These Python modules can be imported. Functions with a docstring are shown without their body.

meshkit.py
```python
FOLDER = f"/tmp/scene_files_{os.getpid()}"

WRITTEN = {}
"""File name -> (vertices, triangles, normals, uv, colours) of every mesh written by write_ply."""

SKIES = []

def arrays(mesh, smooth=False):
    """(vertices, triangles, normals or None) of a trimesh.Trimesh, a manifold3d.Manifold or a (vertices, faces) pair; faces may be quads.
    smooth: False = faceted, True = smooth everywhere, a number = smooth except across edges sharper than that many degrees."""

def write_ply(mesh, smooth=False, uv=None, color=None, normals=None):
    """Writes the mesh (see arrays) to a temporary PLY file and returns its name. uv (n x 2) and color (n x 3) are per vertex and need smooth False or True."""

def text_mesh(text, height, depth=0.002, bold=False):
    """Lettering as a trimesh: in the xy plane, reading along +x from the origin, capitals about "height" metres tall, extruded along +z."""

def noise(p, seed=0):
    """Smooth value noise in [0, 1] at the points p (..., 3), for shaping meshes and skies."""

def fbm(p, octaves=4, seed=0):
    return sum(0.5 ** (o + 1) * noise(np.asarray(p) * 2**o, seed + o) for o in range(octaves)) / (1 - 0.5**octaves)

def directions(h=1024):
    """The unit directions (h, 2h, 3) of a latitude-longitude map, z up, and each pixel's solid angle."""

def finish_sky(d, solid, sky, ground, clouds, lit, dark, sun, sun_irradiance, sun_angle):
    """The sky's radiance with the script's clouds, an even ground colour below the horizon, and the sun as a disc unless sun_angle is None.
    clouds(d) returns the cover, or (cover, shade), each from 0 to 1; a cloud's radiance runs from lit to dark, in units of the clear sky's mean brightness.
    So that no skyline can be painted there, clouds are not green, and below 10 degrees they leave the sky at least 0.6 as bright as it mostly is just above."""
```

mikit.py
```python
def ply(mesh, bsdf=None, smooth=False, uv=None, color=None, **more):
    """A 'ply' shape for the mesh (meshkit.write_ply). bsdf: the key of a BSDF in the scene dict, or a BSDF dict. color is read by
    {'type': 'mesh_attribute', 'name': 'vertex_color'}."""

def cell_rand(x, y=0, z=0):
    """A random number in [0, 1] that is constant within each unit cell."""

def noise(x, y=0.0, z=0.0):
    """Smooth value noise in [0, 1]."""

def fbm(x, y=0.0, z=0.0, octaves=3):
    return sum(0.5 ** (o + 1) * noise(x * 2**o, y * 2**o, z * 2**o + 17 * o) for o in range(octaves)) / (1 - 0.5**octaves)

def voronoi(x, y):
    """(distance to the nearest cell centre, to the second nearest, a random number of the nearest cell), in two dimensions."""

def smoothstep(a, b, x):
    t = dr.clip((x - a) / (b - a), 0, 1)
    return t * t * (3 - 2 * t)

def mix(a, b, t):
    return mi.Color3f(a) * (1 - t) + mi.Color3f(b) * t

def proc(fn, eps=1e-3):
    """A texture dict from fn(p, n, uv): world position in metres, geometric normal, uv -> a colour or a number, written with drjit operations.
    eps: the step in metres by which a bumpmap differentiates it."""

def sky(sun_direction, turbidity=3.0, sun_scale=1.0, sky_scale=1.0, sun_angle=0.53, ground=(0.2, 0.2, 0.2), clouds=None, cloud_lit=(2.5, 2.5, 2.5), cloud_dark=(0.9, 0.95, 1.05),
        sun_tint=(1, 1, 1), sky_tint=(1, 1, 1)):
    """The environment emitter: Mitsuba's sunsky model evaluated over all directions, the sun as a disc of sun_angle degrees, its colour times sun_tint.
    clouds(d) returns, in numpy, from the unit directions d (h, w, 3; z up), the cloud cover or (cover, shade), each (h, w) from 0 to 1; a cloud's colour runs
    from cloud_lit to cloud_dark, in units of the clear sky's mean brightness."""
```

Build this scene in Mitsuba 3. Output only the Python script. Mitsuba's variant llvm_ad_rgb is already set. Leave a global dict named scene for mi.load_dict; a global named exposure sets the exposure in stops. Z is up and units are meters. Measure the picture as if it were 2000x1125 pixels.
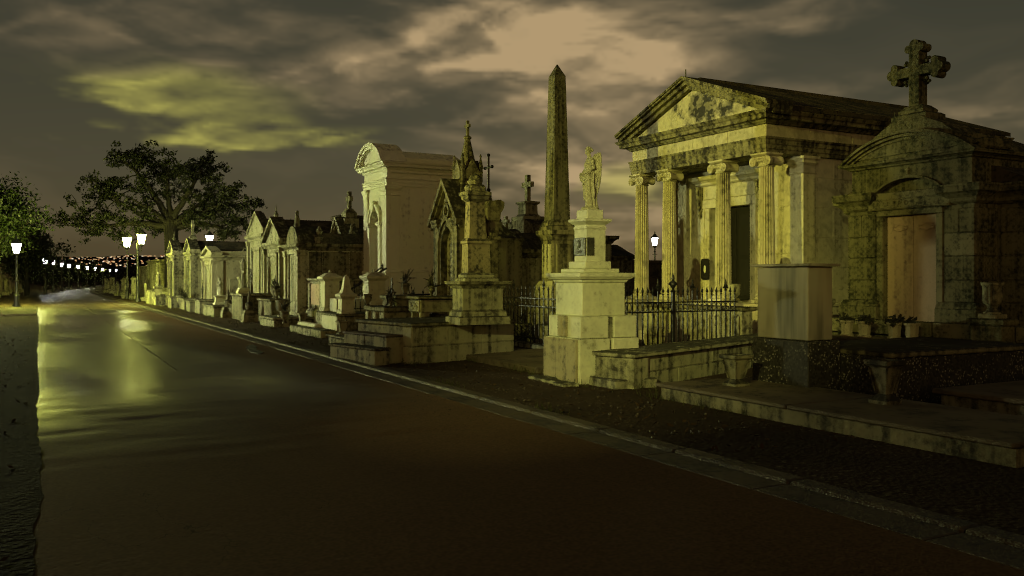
import math, random
import numpy as np, trimesh, drjit as dr, mitsuba as mi, mikit, meshkit
import manifold3d as m3
from shapely.geometry import Polygon, Point, box as sbox
from shapely.ops import unary_union
from mikit import noise, fbm, smoothstep, mix, voronoi, cell_rand

T = mi.ScalarTransform4f
rad = math.radians
scene, labels = {}, {}

# ------------------------------------------------------------------ camera, sky, exposure
# world: X away from the road into the plots, Y along the road, Z up; metres
YAW = 28.3
EYE = 1.6
scene['camera'] = {'type': 'perspective', 'fov': 2 * math.degrees(math.atan(1000 / 1720)), 'fov_axis': 'x',
                   'near_clip': 0.1, 'far_clip': 9000.0, 'principal_point_offset_y': 0.01733,
                   'to_world': T().look_at(origin=[0, 0, EYE], target=[math.sin(rad(YAW)), math.cos(rad(YAW)), EYE], up=[0, 0, 1])}
exposure = 0.0


def night_clouds(d):
    az = np.degrees(np.arctan2(d[..., 0], d[..., 1]))
    el = np.degrees(np.arcsin(np.clip(d[..., 2], -1, 1)))
    q = np.stack([d[..., 0], d[..., 1], d[..., 2] * 2.2], -1)
    w = np.stack([meshkit.fbm(q * 6 + 3.1 * k, 4, 5 + k) - .5 for k in range(3)], -1)
    n = meshkit.fbm(q * np.array([6.3, 6.3, 8.5]) + w * 1.8 + 1.7, 6, 2)
    fine = meshkit.fbm(q * np.array([22, 22, 30]) + w * 3.5, 6, 12)
    wa, we = az + w[..., 0] * 5.5 + (fine - .5) * 2.2, el + w[..., 2] * 2.6 + (fine - .5) * 1.1

    def blob(a, e, sa, se, tilt=0.0, p=2.6):
        x, y = np.abs(wa - a) / sa, np.abs(we - e - tilt * (wa - a)) / se
        return np.exp(-(x ** p + y ** p))
    # the cloud bank overhead with its ragged lower edge, the yellow lit cloud over the road; thinner cloud goes on round the sky
    bank = np.maximum.reduce([1.05 * blob(31, 14.2, 10.5, 3.2, -.02), 1.05 * blob(33, 11.0, 7.0, 2.7, -.10), .72 * blob(18.5, 12.9, 8.0, 1.9, .13), .55 * blob(26.5, 8.0, 4.5, 2.0, .10), .72 * blob(33, 7.4, 8.5, 2.2, -.03),
                              .62 * blob(34, 4.2, 8.5, 2.8), .36 * blob(57, 9.2, 7, 2.2, .16), .22 * blob(47.5, 11.4, 6, 1.1, .14), .26 * blob(44.5, 15.7, 7, 1.6, .1), .20 * blob(8, 15.3, 14, 2.6), .26 * blob(8, 12.8, 7, 1.0)])
    yel = np.maximum.reduce([1.0 * blob(8.8, 11.0, 6.4, 1.6, -.03), .9 * blob(10.8, 9.5, 2.2, 1.6, .1), .7 * blob(13.9, 9.8, 2.4, .75, -.1), .62 * blob(18.0, 8.8, 3.6, .85, .03), .6 * blob(12.0, 8.25, 7.0, .55, .02), .3 * blob(4.6, 9.2, 1.0, .5), .8 * blob(36.4, 6.4, 2.6, 1.7)])
    rest = .34 * np.exp(-((el - 13) / 8) ** 2) * np.clip(np.maximum(-3 - az, az - 63) / 12, 0, 1)
    tot = np.maximum.reduce([bank, yel, rest])
    body = np.clip((n - .38) * 3.2 + (fine - .5) * 1.2, 0, 1.2)
    cover = tot * (.46 + 1.0 * body) + (fine - .5) * .75 * np.sqrt(tot)
    cover = np.clip(meshkit.noise(q * 60 + w * 9, 3) * .12 * cover + cover * 1.12 - .08, 0, 1) ** 1.25 * (.62 + .5 * fine) + .16 * np.clip(bank, 0, 1) * (.4 + 1.2 * n)
    veil = (.01 + .10 * np.clip((n - .42) * 2.8, 0, 1)) * np.clip((17 - el) / 10, .15, 1)
    cover = np.clip(np.maximum(cover * .95, veil), 0, 1)
    shade = np.clip(yel / (np.maximum(bank, rest) * .9 + yel + .05) * 1.5 - .25, 0, 1)
    return cover, shade


scene['sky'] = mikit.sky([-.554, -.791, .259], turbidity=5, sun_scale=0.0, sky_scale=0.54, ground=(0.04, 0.03, 0.02),
                         clouds=night_clouds, cloud_lit=(11.0, 7.9, 4.1), cloud_dark=(11.2, 10.3, 2.3), sky_tint=(1.52, 1.06, .56))
scene['sky']['sampling_weight'] = 3.0

# ------------------------------------------------------------------ materials


def principled(fn, rough=.85, bump=None, bscale=1.0, spec=.3, eps=2e-3, rfn=None, **kw):
    b = {'type': 'principled', 'base_color': mikit.proc(fn) if callable(fn) else {'type': 'rgb', 'value': fn},
         'roughness': mikit.proc(rfn) if rfn else rough, 'specular': spec, **kw}
    if bump:
        b = {'type': 'bumpmap', 'arbitrary': {**mikit.proc(bump, eps)}, 'bsdf': b, 'scale': bscale}
    return {'type': 'twosided', 'bsdf': b}


def stone(light, dark, lo, hi, streak=.35, top=.25, sc=1.0, vein=0.0, grain=.25):
    """weathered stone: patches and vertical rain streaks of black growth, thicker on ledges that face up"""
    def f(p, n, uv):
        a = fbm(p.x * 1.9 * sc + 5, p.y * 1.9 * sc, p.z * 1.5 * sc, 5)
        b = fbm(p.x * 13 * sc, p.y * 13 * sc + 3, p.z * 11 * sc, 3)
        s = fbm(p.x * 10 * sc, p.y * 10 * sc, p.z * .35 * sc, 5)
        g = noise(p.x * 90, p.y * 90, p.z * 90)
        t = a * (1 - streak) + s * streak + (b - .5) * .55 + (g - .5) * .12 + dr.maximum(n.z, 0) * top
        t = smoothstep(lo - .05, hi + .03, t)
        warm = noise(p.x * .9 + 11, p.y * .9, p.z * .7)
        col = mi.Color3f(light) * (1 - grain + 2 * grain * b) * (.93 + .14 * g) * mix((1.0, 1.0, 1.0), (.92, .96, .72), warm)
        if vein:
            v = dr.abs(fbm(p.x * 1.1 + p.z * .7, p.y * 1.1, p.z * .9, 4) - .5)
            col = col * (1 - vein * (1 - smoothstep(0.0, .05, v)))
        return mix(col, dark, t)
    return f


def stone_bump(sc=1.0, depth=1.0):
    def f(p, n, uv):
        return depth * (.006 * fbm(p.x * 14 * sc, p.y * 14 * sc, p.z * 14 * sc, 3) + .0025 * noise(p.x * 75, p.y * 75, p.z * 75))
    return f


BUMP, BUMP2 = stone_bump(), stone_bump(1.6, 2.2)
M = {}
M['white_marble'] = principled(stone((.54, .54, .42), (.14, .135, .08), .56, .90, .3, .06), .6, BUMP)
M['plaster'] = principled(stone((.68, .68, .58), (.20, .195, .14), .60, .94, .72, .10, .8, grain=.06), .75, BUMP, .6)
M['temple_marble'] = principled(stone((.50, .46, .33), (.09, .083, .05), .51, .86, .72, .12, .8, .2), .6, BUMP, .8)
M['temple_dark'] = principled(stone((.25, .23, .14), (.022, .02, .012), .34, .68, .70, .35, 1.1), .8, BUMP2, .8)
M['grey_stone'] = principled(stone((.28, .27, .19), (.04, .038, .024), .40, .76, .68, .3), .85, BUMP2, .8)
M['black_stone'] = principled(stone((.22, .205, .135), (.022, .021, .013), .35, .72, .68, .3, 1.1), .85, BUMP2, 1.0)
M['moss_stone'] = principled(stone((.19, .18, .105), (.022, .025, .011), .36, .72, .5, .2, 1.6), .9, BUMP2, 1.0)
M['tomb_stone'] = principled(stone((.32, .31, .215), (.035, .034, .021), .40, .76, .72, .28), .85, BUMP, .9)
M['obelisk_stone'] = principled(stone((.145, .136, .098), (.02, .019, .013), .36, .72, .75, .3, 1.5), .85, BUMP2, .8)
M['pink_door'] = principled(stone((.45, .335, .25), (.15, .11, .08), .50, .86, .7, .0, .9, grain=.1), .7, BUMP, .5)
M['iron'] = principled((.012, .012, .010), .45, spec=.5)
M['dark_metal'] = principled((.018, .020, .016), .4, spec=.5)
M['door_dark'] = principled((.010, .010, .008), .6)
M['roof_dark'] = principled(stone((.085, .07, .05), (.02, .02, .014), .4, .7, .2, .1, 1.5), .85, BUMP2, 1.2)
M['pot_clay'] = principled(stone((.30, .27, .18), (.05, .045, .03), .5, .8, .5, .1, 2.5), .85, BUMP, 1.0)


def pebbles(p, n, uv):
    d1, d2, w = voronoi(dr.select(dr.abs(n.x) > .6, p.y, p.x) * 38, dr.select(dr.abs(n.z) > .6, p.y, p.z) * 38)
    big = fbm(p.x * 4, p.y * 4, p.z * 4, 3)
    lightp = smoothstep(.72, .95, w) * smoothstep(.5, .25, d1) * smoothstep(.3, .6, big)
    return mix(mi.Color3f(.028, .026, .018) * (.5 + w), (.30, .29, .2), lightp)


def pebbles_h(p, n, uv):
    d1, d2, w = voronoi(dr.select(dr.abs(n.x) > .6, p.y, p.x) * 38, dr.select(dr.abs(n.z) > .6, p.y, p.z) * 38)
    return .008 * (1 - d1)


M['pebble_dash'] = principled(pebbles, .7, pebbles_h, 1.0)


def streaky(p, n, uv):
    s = fbm(p.x * 6, p.y * 6, p.z * .4, 4)
    b = fbm(p.x * 2.2, p.y * 2.2, p.z * 1.2, 3)
    c = mix((.27, .245, .165), (.07, .068, .04), smoothstep(.42, .68, s * .75 + b * .25))
    return mix(c, (.32, .25, .15), smoothstep(.5, .8, fbm(p.x * 3 + 7, p.y * 3, p.z * .5, 3)) * .5)


M['streaked_concrete'] = principled(streaky, .6, BUMP, .8)


def dryness(p):
    """the wet film lies in the lane to the left and further down the road; the near and right parts have dried"""
    w = fbm(p.x * .55 + 4, p.y * .22, 0, 4)
    return dr.maximum(smoothstep(14.0, 8.0, p.y + 4 * (w - .5)), smoothstep(2.6, 4.6, p.x + 2.5 * (w - .5)) * smoothstep(70.0, 40.0, p.y))


def asphalt(p, n, uv):
    g = noise(p.x * 60, p.y * 60)
    b = fbm(p.x * .7, p.y * .35, 0, 4)
    crack = smoothstep(.004, .001, dr.abs(fbm(p.x * 1.9 + 3, p.y * 1.3, 0, 5) - .5)) * smoothstep(.5, .7, fbm(p.x * .8, p.y * .5, 3, 3))
    return mix((.028, .021, .013), (.078, .048, .025), dryness(p)) * (.6 + .5 * g + .5 * b) * (1 - .6 * crack)


def asphalt_rough(p, n, uv):
    w = fbm(p.x * .55 + 4, p.y * .22, 0, 4)
    dry = dryness(p)
    return (.17 + .16 * smoothstep(.40, .68, w)) * (1 - dry) + .68 * dry


def asphalt_bump(p, n, uv):
    r = fbm(p.x * .55, p.y * 2.3, 1.7, 2)
    k = 1 - .92 * dryness(p)
    m = noise(p.x * 1.3 + 3 * r, p.y * 7.5, 2.2) + .6 * noise(p.x * 3.1, p.y * 15, 5.2)
    return (.006 * r + .004 * m) * k + .0016 * noise(p.x * 16, p.y * 30, .3) + .0018 * noise(p.x * 60, p.y * 75) + .0010 * noise(p.x * 140, p.y * 150)


M['wet_asphalt'] = {'type': 'blendbsdf', 'weight': mikit.proc(lambda p, n, uv: dryness(p)), 'a': principled(asphalt, .3, asphalt_bump, 1.0, .45, 3e-3, asphalt_rough),
                    'b': principled(asphalt, .9, asphalt_bump, 1.0, .08, 3e-3)}


def soil(p, n, uv):
    a = fbm(p.x * 1.1, p.y * 1.1, 0, 4)
    g = noise(p.x * 40, p.y * 40, 0)
    v = smoothstep(.80, .95, noise(p.x * 26 + 9, p.y * 26, 2)) * smoothstep(.45, .6, a)
    return mix(mi.Color3f(.030, .021, .013) * (.45 + .7 * a + .4 * g), (.085, .07, .045), v)


def soil_bump(p, n, uv):
    return .010 * fbm(p.x * 7, p.y * 7, 0, 4) + .008 * noise(p.x * 34, p.y * 34)


M['verge_soil'] = principled(lambda p, n, uv: soil(p, n, uv) * .45, .95, soil_bump, .6, .05, 4e-3)
M['soil'] = principled(soil, .95, soil_bump, 1.0, .15, 4e-3)
M['kerb_stone'] = principled(stone((.066, .051, .032), (.025, .02, .013), .42, .75, .1, 0.0, 1.4), .55, BUMP2, 1.0, .5)
M['paving'] = principled(stone((.105, .085, .055), (.025, .02, .013), .44, .8, .05, 0.0, 1.2), .7, BUMP2, 1.0, .4)
M['dark_paving'] = principled(stone((.042, .034, .022), (.016, .013, .009), .44, .8, .05, 0.0, 1.2), .9, BUMP2, 1.0, .1)
M['hill'] = principled((.010, .009, .008), 1.0, spec=0.0)


def leaf_fn(c):
    def f(p, n, uv):
        return mi.Color3f(c) * (.55 + .9 * noise(p.x * 1.7, p.y * 1.7, p.z * 1.7))
    return f


M['oak_leaf'] = {'type': 'twosided', 'bsdf': {'type': 'principled', 'base_color': mikit.proc(leaf_fn((.009, .0115, .004))), 'roughness': .6, 'specular': .3}}
M['tree_leaf'] = {'type': 'twosided', 'bsdf': {'type': 'principled', 'base_color': mikit.proc(leaf_fn((.007, .012, .0025))), 'roughness': .55, 'specular': .3}}
M['bark'] = principled(stone((.013, .011, .008), (.006, .005, .004), .4, .7, .5, 0, 2.0), .9)
M['dead_plant'] = principled((.03, .03, .014), .8)
for k, v in M.items():
    scene[k] = v

# ------------------------------------------------------------------ scene tree helpers
XF = [None]


def numbered(key):
    if key not in scene and key not in labels:
        return key
    i = 1
    while f'{key}_{i:03d}' in scene or f'{key}_{i:03d}' in labels:
        i += 1
    return f'{key}_{i:03d}'


def thing(name, label, cat, group=None):
    key = numbered(name)
    labels[key] = {'label': label, 'category': cat}
    if group:
        labels[key]['group'] = group
    return key


def place(mesh):
    if XF[0] is not None:
        mesh = mesh.copy()
        mesh.apply_transform(XF[0])
    return mesh


def part(parent, name, mesh, mat, smooth=False, label=None, kind=None, **kw):
    if isinstance(mesh, (list, tuple)):
        mesh = cat(mesh)
    key = numbered(parent + '__' + name)
    scene[key] = mikit.ply(place(mesh), mat, smooth=smooth, **kw)
    if label or kind:
        labels[key] = {}
        if label:
            labels[key]['label'] = label
        if kind:
            labels[key]['kind'] = kind
    return key


def single(name, mesh, mat, label, category, group=None, smooth=False, **kw):
    if isinstance(mesh, (list, tuple)):
        mesh = cat(mesh)
    key = numbered(name)
    scene[key] = mikit.ply(place(mesh), mat, smooth=smooth, **kw)
    labels[key] = {'label': label, 'category': category}
    if group:
        labels[key]['group'] = group
    return key


def struct(name, mesh, mat, label, kind='structure', smooth=False, **kw):
    key = numbered(name)
    scene[key] = mikit.ply(mesh, mat, smooth=smooth, **kw)
    labels[key] = {'label': label, 'kind': kind}
    return key


def moved(x, y, z=0, deg=0):
    m = trimesh.transformations.rotation_matrix(rad(deg), [0, 0, 1])
    m[:3, 3] = [x, y, z]
    return m


# ------------------------------------------------------------------ mesh helpers
def tm(v, f):
    return trimesh.Trimesh(np.asarray(v, float), np.asarray(f, int), process=False)


def cat(ms):
    ms = [m for m in ms if m is not None]
    return ms[0] if len(ms) == 1 else trimesh.util.concatenate(ms)


_S = np.array([[a, b, c] for a in (-1, 1) for b in (-1, 1) for c in (-1, 1)], float)
_K = np.array([[0 if i == k else 1 for i in range(3)] for k in range(3)])
_ch = np.array([s * (1 - .1 * _K[k]) for s in _S for k in range(3)])
_hull = trimesh.convex.convex_hull(_ch)
_ci = [int(np.argmin(((_ch - v) ** 2).sum(1))) for v in _hull.vertices]
_BF = np.array([[_ci[i] for i in f] for f in _hull.faces])


def B(x0, x1, y0, y1, z0, z1, ch=.012):
    """a box with its edges taken off"""
    c = np.array([x0 + x1, y0 + y1, z0 + z1]) / 2
    h = np.abs(np.array([x1 - x0, y1 - y0, z1 - z0])) / 2
    ch = min(ch, h.min() * .45)
    v = np.array([s * (h - ch * _K[k]) for s in _S for k in range(3)])
    return tm(v + c, _BF)


def LOFT(x0, x1, y0, y1, prof):
    """a moulded block: the rectangle grown by o at the height z for every (o, z)"""
    v, f = [], []
    for o, z in prof:
        v += [[x0 - o, y0 - o, z], [x1 + o, y0 - o, z], [x1 + o, y1 + o, z], [x0 - o, y1 + o, z]]
    n = len(prof)
    for i in range(n - 1):
        for k in range(4):
            a, b = i * 4 + k, i * 4 + (k + 1) % 4
            f += [[a, b, b + 4], [a, b + 4, a + 4]]
    f += [[0, 2, 1], [0, 3, 2]]
    t = 4 * (n - 1)
    f += [[t, t + 1, t + 2], [t, t + 2, t + 3]]
    return tm(v, f)


def LATHE(x, y, prof, n=20, phase=0.0):
    v, f = [], []
    a = np.arange(n) * 2 * np.pi / n + phase
    for r, z in prof:
        v.append(np.stack([x + r * np.cos(a), y + r * np.sin(a), np.full(n, z)], 1))
    for i in range(len(prof) - 1):
        for k in range(n):
            p, q = i * n + k, i * n + (k + 1) % n
            f += [[p, q, q + n], [p, q + n, p + n]]
    v = np.vstack(v + [[[x, y, prof[0][1]]], [[x, y, prof[-1][1]]]])
    b, t = len(v) - 2, len(v) - 1
    for k in range(n):
        f += [[b, (k + 1) % n, k], [t, (len(prof) - 1) * n + k, (len(prof) - 1) * n + (k + 1) % n]]
    return tm(v, f)


def _ext(poly, d):
    if isinstance(poly, (list, tuple)):
        poly = Polygon(poly)
    gs = getattr(poly, 'geoms', [poly])
    return cat([trimesh.creation.extrude_polygon(g, d, engine='earcut') for g in gs if g.area > 1e-9])


def EX(poly, x0, x1):
    """a (y, z) outline extruded along X"""
    m = _ext(poly, x1 - x0)
    v = m.vertices
    return tm(np.stack([x0 + v[:, 2], v[:, 0], v[:, 1]], 1), m.faces)


def EY(poly, y0, y1):
    """an (x, z) outline extruded along Y"""
    m = _ext(poly, y1 - y0)
    v = m.vertices
    return tm(np.stack([v[:, 0], y0 + v[:, 2], v[:, 1]], 1), m.faces[:, ::-1])


def EZ(poly, z0, z1):
    m = _ext(poly, z1 - z0)
    return tm(m.vertices + [0, 0, z0], m.faces)


def TUBE(pts, r, n=6, close=False):
    pts = np.asarray(pts, float)
    r = np.broadcast_to(np.asarray(r, float), len(pts))
    d = np.gradient(pts, axis=0)
    d /= np.linalg.norm(d, axis=1, keepdims=True) + 1e-12
    up = np.array([0, 0, 1.0]) if abs(d[0, 2]) < .9 else np.array([1.0, 0, 0])
    v, f = [], []
    u = np.cross(d[0], up)
    for i in range(len(pts)):
        u = u - d[i] * (u @ d[i])
        u /= np.linalg.norm(u) + 1e-12
        w = np.cross(d[i], u)
        a = np.arange(n) * 2 * np.pi / n
        v.append(pts[i] + r[i] * (np.cos(a)[:, None] * u + np.sin(a)[:, None] * w))
    for i in range(len(pts) - 1):
        for k in range(n):
            p, q = i * n + k, i * n + (k + 1) % n
            f += [[p, q, q + n], [p, q + n, p + n]]
    f += [[0, k + 1, k] for k in range(1, n - 1)]
    t = (len(pts) - 1) * n
    f += [[t, t + k, t + k + 1] for k in range(1, n - 1)]
    return tm(np.vstack(v), f)


def rough(m, amp=.01, size=.12, sc=4.0, seed=0):
    """worn stone: refined and pushed about by noise"""
    m = trimesh.Trimesh(m.vertices, m.faces, process=False)
    m.merge_vertices()
    v, f = trimesh.remesh.subdivide_to_size(m.vertices, m.faces, size, max_iter=12)
    m = trimesh.Trimesh(v, f)
    m.merge_vertices()
    p = m.vertices
    o = np.stack([meshkit.fbm(p * sc + k * 31.7, 3, seed + k) - .5 for k in range(3)], 1)
    return tm(p + o * 2 * amp, m.faces)


def arch(y0, y1, z0, zs, pointed=0.0, n=14):
    """outline of an arched opening: straight to zs, then round (or pointed)"""
    c, r = (y0 + y1) / 2, (y1 - y0) / 2
    if pointed:
        R = r * (1 + pointed)
        a1 = math.acos((R - r) / R)
        A = [(y1 - R + R * math.cos(t), zs + R * math.sin(t)) for t in np.linspace(0, a1, n)]
        return [(y0, z0), (y1, z0)] + A + [(2 * c - y, z) for y, z in A[::-1][1:]]
    return [(y0, z0), (y1, z0)] + [(c + r * math.cos(t), zs + r * math.sin(t)) for t in np.linspace(0, math.pi, 2 * n)]


def seg(y0, y1, z, rise, n=24):
    """a segment of a circle standing on a chord"""
    c, w = (y0 + y1) / 2, (y1 - y0) / 2
    R = (w * w + rise * rise) / (2 * rise)
    a = math.asin(min(1, w / R))
    return [(c + R * math.sin(t), z + R * math.cos(t) - (R - rise)) for t in np.linspace(a, -a, n)]


def cross_poly(c, z0, h, w, t, arm=.68):
    za = z0 + h * arm
    return unary_union([sbox(c - t / 2, z0, c + t / 2, z0 + h), sbox(c - w / 2, za - t / 2, c + w / 2, za + t / 2)])


def add_cross(parent, x, y, z0, h, w, t, mat, arm=.68, d=None, name='cross'):
    d = d or t * .8
    return part(parent, name, EX(cross_poly(y, z0, h, w, t, arm), x - d / 2, x + d / 2), mat)


CORN = lambda z, h, o, o0=0.0: [(o0, z), (o0 + o * .25, z + h * .12), (o0 + o * .3, z + h * .3), (o0 + o * .65, z + h * .52), (o0 + o * .92, z + h * .6), (o0 + o * .95, z + h * .86), (o0 + o, z + h * .9), (o0 + o, z + h)]
BASE = lambda z, h, o: [(o, z), (o, z + h * .45), (o * .85, z + h * .5), (o * .8, z + h * .65), (o * .3, z + h * .8), (o * .25, z + h * .92), (0, z + h)]


def wall_blocks(parent, axis, at, a0, a1, z0, z1, rows, cols, mat, proud=.014, depth=.05, gap=.012, stagger=True, seed=0, mats=None, skip=None, name='stone'):
    """coursed blocks set proud of a wall: axis 'x' = a face looking to -X at X = at (a is Y); 'y' = a face looking to -Y at Y = at (a is X)"""
    r = random.Random(seed)
    hs = np.linspace(z0, z1, rows + 1) if isinstance(rows, int) else rows
    for i in range(len(hs) - 1):
        c = cols if isinstance(cols, int) else cols[i % len(cols)]
        e = list(np.linspace(a0, a1, c + 1))
        if stagger and i % 2 and c > 1:
            e = [a0] + [(e[k] + e[k + 1]) / 2 for k in range(c)] + [a1]
        for k in range(len(e) - 1):
            if skip and skip((e[k] + e[k + 1]) / 2, (hs[i] + hs[i + 1]) / 2):
                continue
            o = proud + r.uniform(-.004, .004)
            m = (r.choice(mats) if mats else mat)
            if axis == 'x':
                mm = B(at - o, at + depth, e[k] + gap / 2, e[k + 1] - gap / 2, hs[i] + gap / 2, hs[i + 1] - gap / 2, .009)
            else:
                mm = B(e[k] + gap / 2, e[k + 1] - gap / 2, at - o, at + depth, hs[i] + gap / 2, hs[i + 1] - gap / 2, .009)
            part(parent, name, mm, m)


def urn_prof(z, h, r, kind=0):
    if kind == 0:  # a goblet urn on a square foot
        q = [(.62, .10), (.62, .13), (.40, .17), (.30, .22), (.34, .26), (.62, .33), (.86, .42), (.92, .55), (.94, .80), (.96, .90), (1.0, .93), (1.0, .98), (.9, 1.0), (.82, .96)]
    else:
        q = [(.5, .0), (.5, .08), (.3, .16), (.35, .24), (.75, .5), (.85, .7), (.7, .82), (.95, .9), (.95, .96), (.6, 1.0)]
    return [(r * a, z + h * b) for a, b in q]


rng = random.Random(7)

# ------------------------------------------------------------------ ground, road, kerb


def road_x(y):
    """the road's right edge: straight, then bending right far off"""
    return 5.2 + (0 if y < 85 else (y - 85) ** 2 * .00075)


def strip(xl, xr, y0, y1, z, ny=80, nx=6):
    ys = np.linspace(y0, y1, ny)
    v, f = [], []
    for y in ys:
        for t in np.linspace(0, 1, nx):
            v.append([xl(y) + (xr(y) - xl(y)) * t, y, z])
    for i in range(ny - 1):
        for k in range(nx - 1):
            a = i * nx + k
            f += [[a, a + 1, a + nx + 1], [a, a + nx + 1, a + nx]]
    return tm(v, f)


gx = np.concatenate([[-6000, -1500, -400, -120, -60], np.linspace(-30, 60, 91), [120, 400, 1500, 6000]])
gy = np.concatenate([[-3000, -400, -80], np.linspace(-20, 100, 121), [140, 200, 400, 900, 2000, 6000]])
GX, GY = np.meshgrid(gx, gy)
gz = (meshkit.fbm(np.stack([GX * .6, GY * .6, GX * 0], -1), 3, 4) - .5) * .06
gz = np.where((GX > 5.3) & (GX < 40) & (GY > 2) & (GY < 90), gz + .01, -.02)
gv = np.stack([GX, GY, gz], -1).reshape(-1, 3)
nx = len(gx)
gi = np.array([[i * nx + k, i * nx + k + 1, (i + 1) * nx + k + 1, (i + 1) * nx + k] for i in range(len(gy) - 1) for k in range(nx - 1)])
struct('ground', (gv, gi), 'soil', 'dark bare earth of the cemetery with scattered gravel', smooth=True)

# the road is a worn sheet: shallow ridges and hollows lie across it, which break up the reflections of the lamps
_ys = np.concatenate([np.linspace(-30, 8, 60)[:-1], np.arange(8, 70, .085), np.linspace(70, 260, 120)])
_t = np.linspace(0, 1, 40)
_xl = np.where(_ys < 84, -.4, (_ys - 84) ** 2 * .0008)
_xr = np.array([road_x(v) - .5 for v in _ys])
_X = _xl[:, None] + (_xr - _xl)[:, None] * _t
_Y = np.repeat(_ys[:, None], 40, 1)
_P = np.stack([_X, _Y, _Y * 0], -1)
_Z = .020 + .020 * (meshkit.fbm(_P * [.9, 3.0, 0], 3, 31) - .5) + .0075 * (meshkit.fbm(_P * [2.0, 7.0, 0], 2, 35) - .5)
_Z = np.clip(_Z, .012, .027)
_i = np.arange(len(_ys) - 1)[:, None] * 40 + np.arange(39)
_F = np.stack([_i, _i + 1, _i + 41, _i + 40], -1).reshape(-1, 4)
struct('road', (np.stack([_X, _Y, _Z], -1).reshape(-1, 3), _F), 'wet_asphalt', 'wet dark asphalt road shining under the street lamps', smooth=True)
struct('road_far_side', strip(lambda y: -.9 + (0.0 if y < 84 else (y - 84) ** 2 * .0008), lambda y: (0.0 if y < 84 else (y - 84) ** 2 * .0008) - .006, 84, 260, .018, 60, 3), 'wet_asphalt', 'far edge of the wet road where it bends')
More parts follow.
